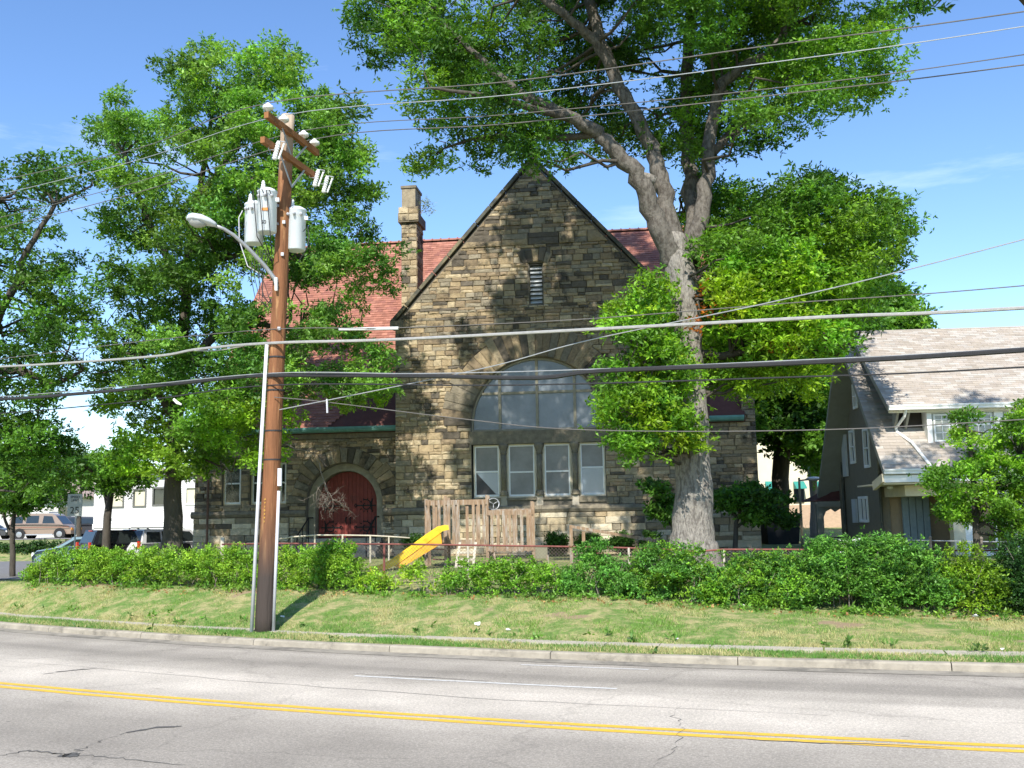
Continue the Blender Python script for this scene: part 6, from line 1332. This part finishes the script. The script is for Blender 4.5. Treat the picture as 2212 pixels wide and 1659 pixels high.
# ------------------------------------------------------------------ vehicles
def vehicle(name, label, cat, loc, rz, prof, gh, Wd, paint, wins, wheels, wr, lights, extra=None, group='vehicles parked beyond the hedge'):
    """prof: lower body side profile (x,z); gh: greenhouse profile; wins: side window quads; wheels: x positions"""
    r = empty(name, loc, rz, label, cat, group); w2 = Wd/2
    b = MB(); n = len(prof); vs = []
    for y, k in ((-w2, .0),(-w2+.0,0),(w2,0)): pass
    ring = lambda y, ins: [(x*(1-ins*.02), y, z) for x, z in prof]
    vs = ring(-w2+.08, 1)+ring(-w2, 0)+ring(w2, 0)+ring(w2-.08, 1); vs = [(x, y, z) for x, y, z in vs]
    fs = [tuple(range(n-1,-1,-1))]+[(k*n+i, k*n+(i+1)%n, (k+1)*n+(i+1)%n, (k+1)*n+i) for k in range(3) for i in range(n)]+[tuple(3*n+i for i in range(n))]
    vs = [(x, (y*.94 if k in range(0,n) or k in range(3*n,4*n) else y), z) for k, (x, y, z) in enumerate(vs)]
    b.add(vs, fs); body = b.build('body', paint, r, world=False)
    zb = min(z for x, z in gh); zt_ = max(z for x, z in gh); yy = lambda z: w2*(.97-.17*(z-zb)/(zt_-zb))
    b = MB(); n = len(gh); b.add([(x,-yy(z),z) for x,z in gh]+[(x,yy(z),z) for x,z in gh], [tuple(range(n-1,-1,-1)), tuple(range(n,2*n))]+[(i,(i+1)%n,n+(i+1)%n,n+i) for i in range(n)]); b.build('cabin', paint, r, world=False)
    for q in wins:
        for sgn in (-1, 1): b = MB(); vs = [(x,sgn*(yy(z)+.012),z) for x,z in q]+[(x,sgn*(yy(z)-.02),z) for x,z in q]; m_ = len(q); b.add(vs, [tuple(range(m_)) if sgn > 0 else tuple(range(m_-1,-1,-1))]+[(i,(i+1)%m_,m_+(i+1)%m_,m_+i) for i in range(m_)]); b.build('side_window', M['darkglass'], r, world=False)
    for (xa,za),(xb,zb_) in ((gh[-1],gh[-2]),(gh[1],gh[2])) if extra is None else extra:
        nx, nz = (zb_-za), -(xb-xa); L2 = math.hypot(nx,nz); sgn = 1 if (nx*((xa+xb)/2) > 0) else -1; nx, nz = nx/L2*.015*sgn, nz/L2*.015*sgn
        t0_, t1_ = .12, .88; A_ = (xa+(xb-xa)*t0_, za+(zb_-za)*t0_); B_ = (xa+(xb-xa)*t1_, za+(zb_-za)*t1_)
        b = MB(); b.add([(A_[0]+nx,-yy(A_[1])*.88,A_[1]+nz),(A_[0]+nx,yy(A_[1])*.88,A_[1]+nz),(B_[0]+nx,yy(B_[1])*.88,B_[1]+nz),(B_[0]+nx,-yy(B_[1])*.88,B_[1]+nz),(A_[0]-nx,-yy(A_[1])*.88,A_[1]-nz),(A_[0]-nx,yy(A_[1])*.88,A_[1]-nz),(B_[0]-nx,yy(B_[1])*.88,B_[1]-nz),(B_[0]-nx,-yy(B_[1])*.88,B_[1]-nz)], [(0,1,2,3),(7,6,5,4),(0,4,5,1),(1,5,6,2),(2,6,7,3),(3,7,4,0)]); b.build('windscreen', M['darkglass'], r, world=False)
    for x in wheels:
        for sgn in (-1, 1):
            t = MB(); t.lathe((x,sgn*(w2-.08),wr), [(wr*.6,-.1),(wr*.97,-.1),(wr,-.06),(wr,.06),(wr*.97,.1),(wr*.6,.1)], 20, ax=(0,1,0)); t = t.build('wheel', M['tyre'], r, world=False, smooth=False)
            one(lambda b: b.lathe((x,sgn*(w2-.06),wr), [(wr*.62,-.09),(wr*.6,.09),(wr*.2,.1)], 16, ax=(0,sgn,0)), 'rim', M['rim'], t, world=False)
            arch_ = MB(); arch_.lathe((x,sgn*(w2-.02),wr*1.05), [(wr*1.22,-.035),(wr*1.22,.035)], 20, ax=(0,1,0)); arch_.build('wheel_arch', M['blackp'], r, world=False)
    for nm, m_, x, z, wy, hz, yc in lights:
        for sgn in (-1, 1): one(lambda b: b.box((x-.04,sgn*yc-wy/2,z-hz/2),(x+.04,sgn*yc+wy/2,z+hz/2)), nm, M[m_], r, world=False)
    return r
vx = at(100,1163,78)
tanp = carmat('tan_two_tone', (.25,.185,.14)); van = vehicle('parked_van', 'tan high roofed van with dark side windows facing right on the far street', 'van', (vx.x+.3, 77.2, gzf(vx.x,77)), 0,
  [(-2.35,.35),(-2.42,.6),(-2.38,1.12),(1.15,1.12),(2.2,.95),(2.38,.7),(2.36,.35)], [(-2.38,1.1),(1.75,1.02),(1.05,1.8),(.75,1.9),(-2.15,1.95),(-2.3,1.75)], 1.95, tanp,
  [[(-2.05,1.2),(-1.35,1.2),(-1.35,1.72),(-2.0,1.72)],[(-1.1,1.2),(-.15,1.2),(-.15,1.76),(-1.1,1.76)],[(.15,1.18),(1.1,1.18),(.85,1.7),(.2,1.74)]], (-1.55,1.5), .36,
  [('tail_light','redlight',-2.42,.85,.2,.35,.85),('headlight','amber',2.36,.72,.3,.2,.75)], extra=(((1.75,1.02),(1.05,1.8)),((-2.38,1.15),(-2.3,1.75))))
one(lambda b: b.box((-1.9,-.8,1.95),(.55,.8,2.04)), 'raised_roof', M['white'], van, world=False)
one(lambda b: b.box((-2.38,-.985,.86),(2.2,-.972,.9)), 'side_stripe', M['redbrown'], van, world=False)
one(lambda b: b.box((-1.1,-1.02,.3),(1.0,-.9,.38)), 'running_board', M['galv'], van, world=False)
dk = carmat('dark_grey_paint', (.05,.05,.055)); bl = carmat('light_blue_paint', (.2,.3,.36)); bk = carmat('black_paint', (.012,.013,.016)); wh = carmat('white_car_paint', (.6,.6,.6))
SED = [(-2.3,.3),(-2.35,.65),(-2.2,.92),(.9,.95),(2.1,.78),(2.3,.55),(2.28,.3)]; SG = [(-2.0,.9),(1.3,.92),(.5,1.4),(-.9,1.43),(-1.5,1.15)]
p = at(195,1150,81); vehicle('parked_minivan', 'dark grey minivan partly hidden behind the tan van', 'van', (p.x+.2, 80.6, gzf(p.x,80)), math.radians(-10), [(-2.3,.3),(-2.35,.9),(-2.3,1.05),(1.2,1.05),(2.2,.85),(2.35,.6),(2.3,.3)], [(-2.3,1.0),(1.9,.98),(.9,1.6),(-2.0,1.7)], 1.85, dk, [[(-2.0,1.1),(-.9,1.1),(-.9,1.55),(-1.9,1.55)],[(-.7,1.1),(1.2,1.08),(.7,1.5),(-.7,1.55)]], (-1.4,1.4), .33, [('headlight','headl',2.3,.7,.3,.15,.7),('tail_light','redlight',-2.34,.8,.2,.3,.8)], extra=(((1.9,.98),(.9,1.6)),))
p = at(5,1160,78); vehicle('parked_car', 'dark grey car cut off by the left edge on the far street', 'car', (p.x-1.6, 78, gzf(p.x,78)), 0, SED, SG, 1.8, dk, [[(-1.3,.98),(-.2,.98),(-.2,1.32),(-.85,1.34)],[(-.1,.98),(1.0,.98),(.45,1.3),(-.1,1.32)]], (-1.45,1.4), .32, [('tail_light','redlight',-2.32,.7,.3,.12,.65),('headlight','headl',2.28,.62,.3,.14,.65)], extra=(((1.3,.92),(.5,1.4)),((-2.0,.9),(-1.5,1.15))))
p = at(158,1170,48); vehicle('parked_car', 'light blue sedan behind the left hedge, its roof and windshield showing', 'car', (p.x-.1, 49.5, gzf(p.x,48)), math.radians(205), SED, SG, 1.8, bl, [[(-1.3,.98),(-.2,.98),(-.2,1.32),(-.85,1.34)],[(-.1,.98),(1.0,.98),(.45,1.3),(-.1,1.32)]], (-1.45,1.4), .32, [('headlight','headl',2.28,.62,.35,.16,.65),('tail_light','redlight',-2.32,.7,.3,.14,.65)], extra=(((1.3,.92),(.5,1.4)),((-2.0,.9),(-1.5,1.15))))
SUVB = [(-2.35,.35),(-2.4,.8),(-2.35,1.05),(1.3,1.05),(2.3,.98),(2.42,.7),(2.4,.35)]; SUVG = [(-2.33,1.0),(1.35,1.02),(.7,1.66),(-2.05,1.72)]
def suv(label, x, y, Y, rz, pt, dx=0):
    p = at(x, y, Y); s = vehicle('parked_suv', label, 'car', (p.x+dx, Y, gzf(p.x,Y)+.03), rz, SUVB, SUVG, 1.9, pt, [[(-2.05,1.1),(-1.2,1.1),(-1.2,1.58),(-1.95,1.58)],[(-1.1,1.1),(-.2,1.1),(-.2,1.6),(-1.1,1.6)],[(-.1,1.1),(1.05,1.1),(.6,1.56),(-.1,1.6)]], (-1.45,1.5), .38, [('headlight','headl',2.4,.78,.35,.18,.7),('tail_light','redlight',-2.4,1.0,.16,.34,.82)], extra=(((1.35,1.02),(.7,1.66)),((-2.33,1.05),(-2.05,1.72))))
    for sgn in (-1,1): one(lambda b: b.tube([(-1.8,sgn*.62,1.72),(-1.7,sgn*.62,1.79),(.3,sgn*.62,1.76),(.45,sgn*.62,1.69)], .02, 6), 'roof_rack', M['iron'], s, world=False)
    one(lambda b: b.box((-2.12,-.2,1.66),(-2.08,.2,1.7)), 'brake_light', M['redlight'], s, world=False)
suv('black sport utility vehicle with a roof rack parked behind the left hedge', 292, 1170, 48, math.radians(42), bk)
suv('white sport utility vehicle half hidden behind the left tree trunk', 372, 1170, 49, math.radians(60), wh, -.2)
p = at(405,1170,47); vehicle('parked_car', 'dark car between the left tree trunk and the corner of the church', 'car', (p.x+.3, 52, gzf(p.x,52)), math.radians(80), SED, SG, 1.8, dk, [[(-1.3,.98),(-.2,.98),(-.2,1.32),(-.85,1.34)],[(-.1,.98),(1.0,.98),(.45,1.3),(-.1,1.32)]], (-1.45,1.4), .32, [('headlight','headl',2.28,.62,.35,.16,.65)], extra=(((1.3,.92),(.5,1.4)),))
# ------------------------------------------------------------------ litter
def litter(label, x, y, sz, col='paper', name='paper_litter'):
    v = ray(x, y); q = Vector((0,0,EYE))
    for k in range(400):
        q = q+v*(.06/abs(v.y))
        if q.y > 15 and q.z < gzf(q.x, q.y)+.02: break
    b = MB(); n = 7; vs = [(q.x+random.uniform(-1,1)*sz, q.y+random.uniform(-1,1)*sz*.5, q.z+random.uniform(0,.9)*sz) for _ in range(9)]
    me = bmesh.new(); [me.verts.new(p) for p in vs]; bmesh.ops.convex_hull(me, input=me.verts); m2 = bpy.data.meshes.new(name); me.to_mesh(m2); me.free(); o = link(name, m2, M[col], None); tag(o, label, 'litter', 'litter on the grass bank')
for a in (('largest crumpled white paper lying on the middle of the grass bank', 1028, 1352, .09), ('small white scrap on the grass right of the largest crumpled paper', 1098, 1362, .05), ('white scrap of paper in the grass beside the pole foot', 609, 1334, .06),
          ('tiny white scrap on the grass left of the pole foot', 590//1, 1340, .03), ('pale bluish scrap under the bushes right of the oak trunk', 1605, 1310, .06), ('flat whitish scrap at the foot of the right hand hedge', 2110, 1335, .08), ('white scrap on the grass by the pavement at the far right', 2165, 1405, .04), ('small pinkish scrap on the bank below the oak', 1463, 1381, .03)): litter(*a)
rk = at(1545,1305,20.2)

# weeds: broad tufts at the foot of the bank, under the hedge and along the kerb
wc = []
for i in range(60):
    k = random.random()*.62; s_ = random.uniform(-20, 14)
    d_ = random.gauss(1.45,.14) if k < .5 else (random.gauss(.3,.12) if k < .62 else random.uniform(1.5,4.2))
    x, y, _ = kp(s_, max(.16, d_)); wc.append(((x, y, gzf(x, y)+.01), random.uniform(.05,.1), vari((.06,.16,.03),(.08,.2,.035),(.05,.13,.03))))
for i in range(150):
    x = random.uniform(-13, 9.5); y = hedge_y(x)-random.uniform(-.1,.25); wc.append(((x, y, gzf(x, y)+.04), random.uniform(.06,.12), vari((.07,.18,.03),(.1,.22,.035))))
foliage('weeds', M['leafb'], None, [a[0] for a in wc], [a[1] for a in wc], [a[2] for a in wc], sub=90, tuft=3, lv=5, ll=.1, lw=.02, spread=.05, droop=-.5)
lf = []
for i in range(500):
    x = random.uniform(-13, 9.5); y = hedge_y(x)-random.uniform(-.1,.5)**1; lf.append(((x, y, gzf(x, y)+.012), .03, (.2,.1,.05) if random.random() < .6 else (.3,.22,.12)))
foliage('fallen_leaves', M['leafb'], None, [a[0] for a in lf], [a[1] for a in lf], [a[2] for a in lf], sub=1, tuft=1, lv=2, ll=.06, lw=.02, spread=.03, flat=.1)
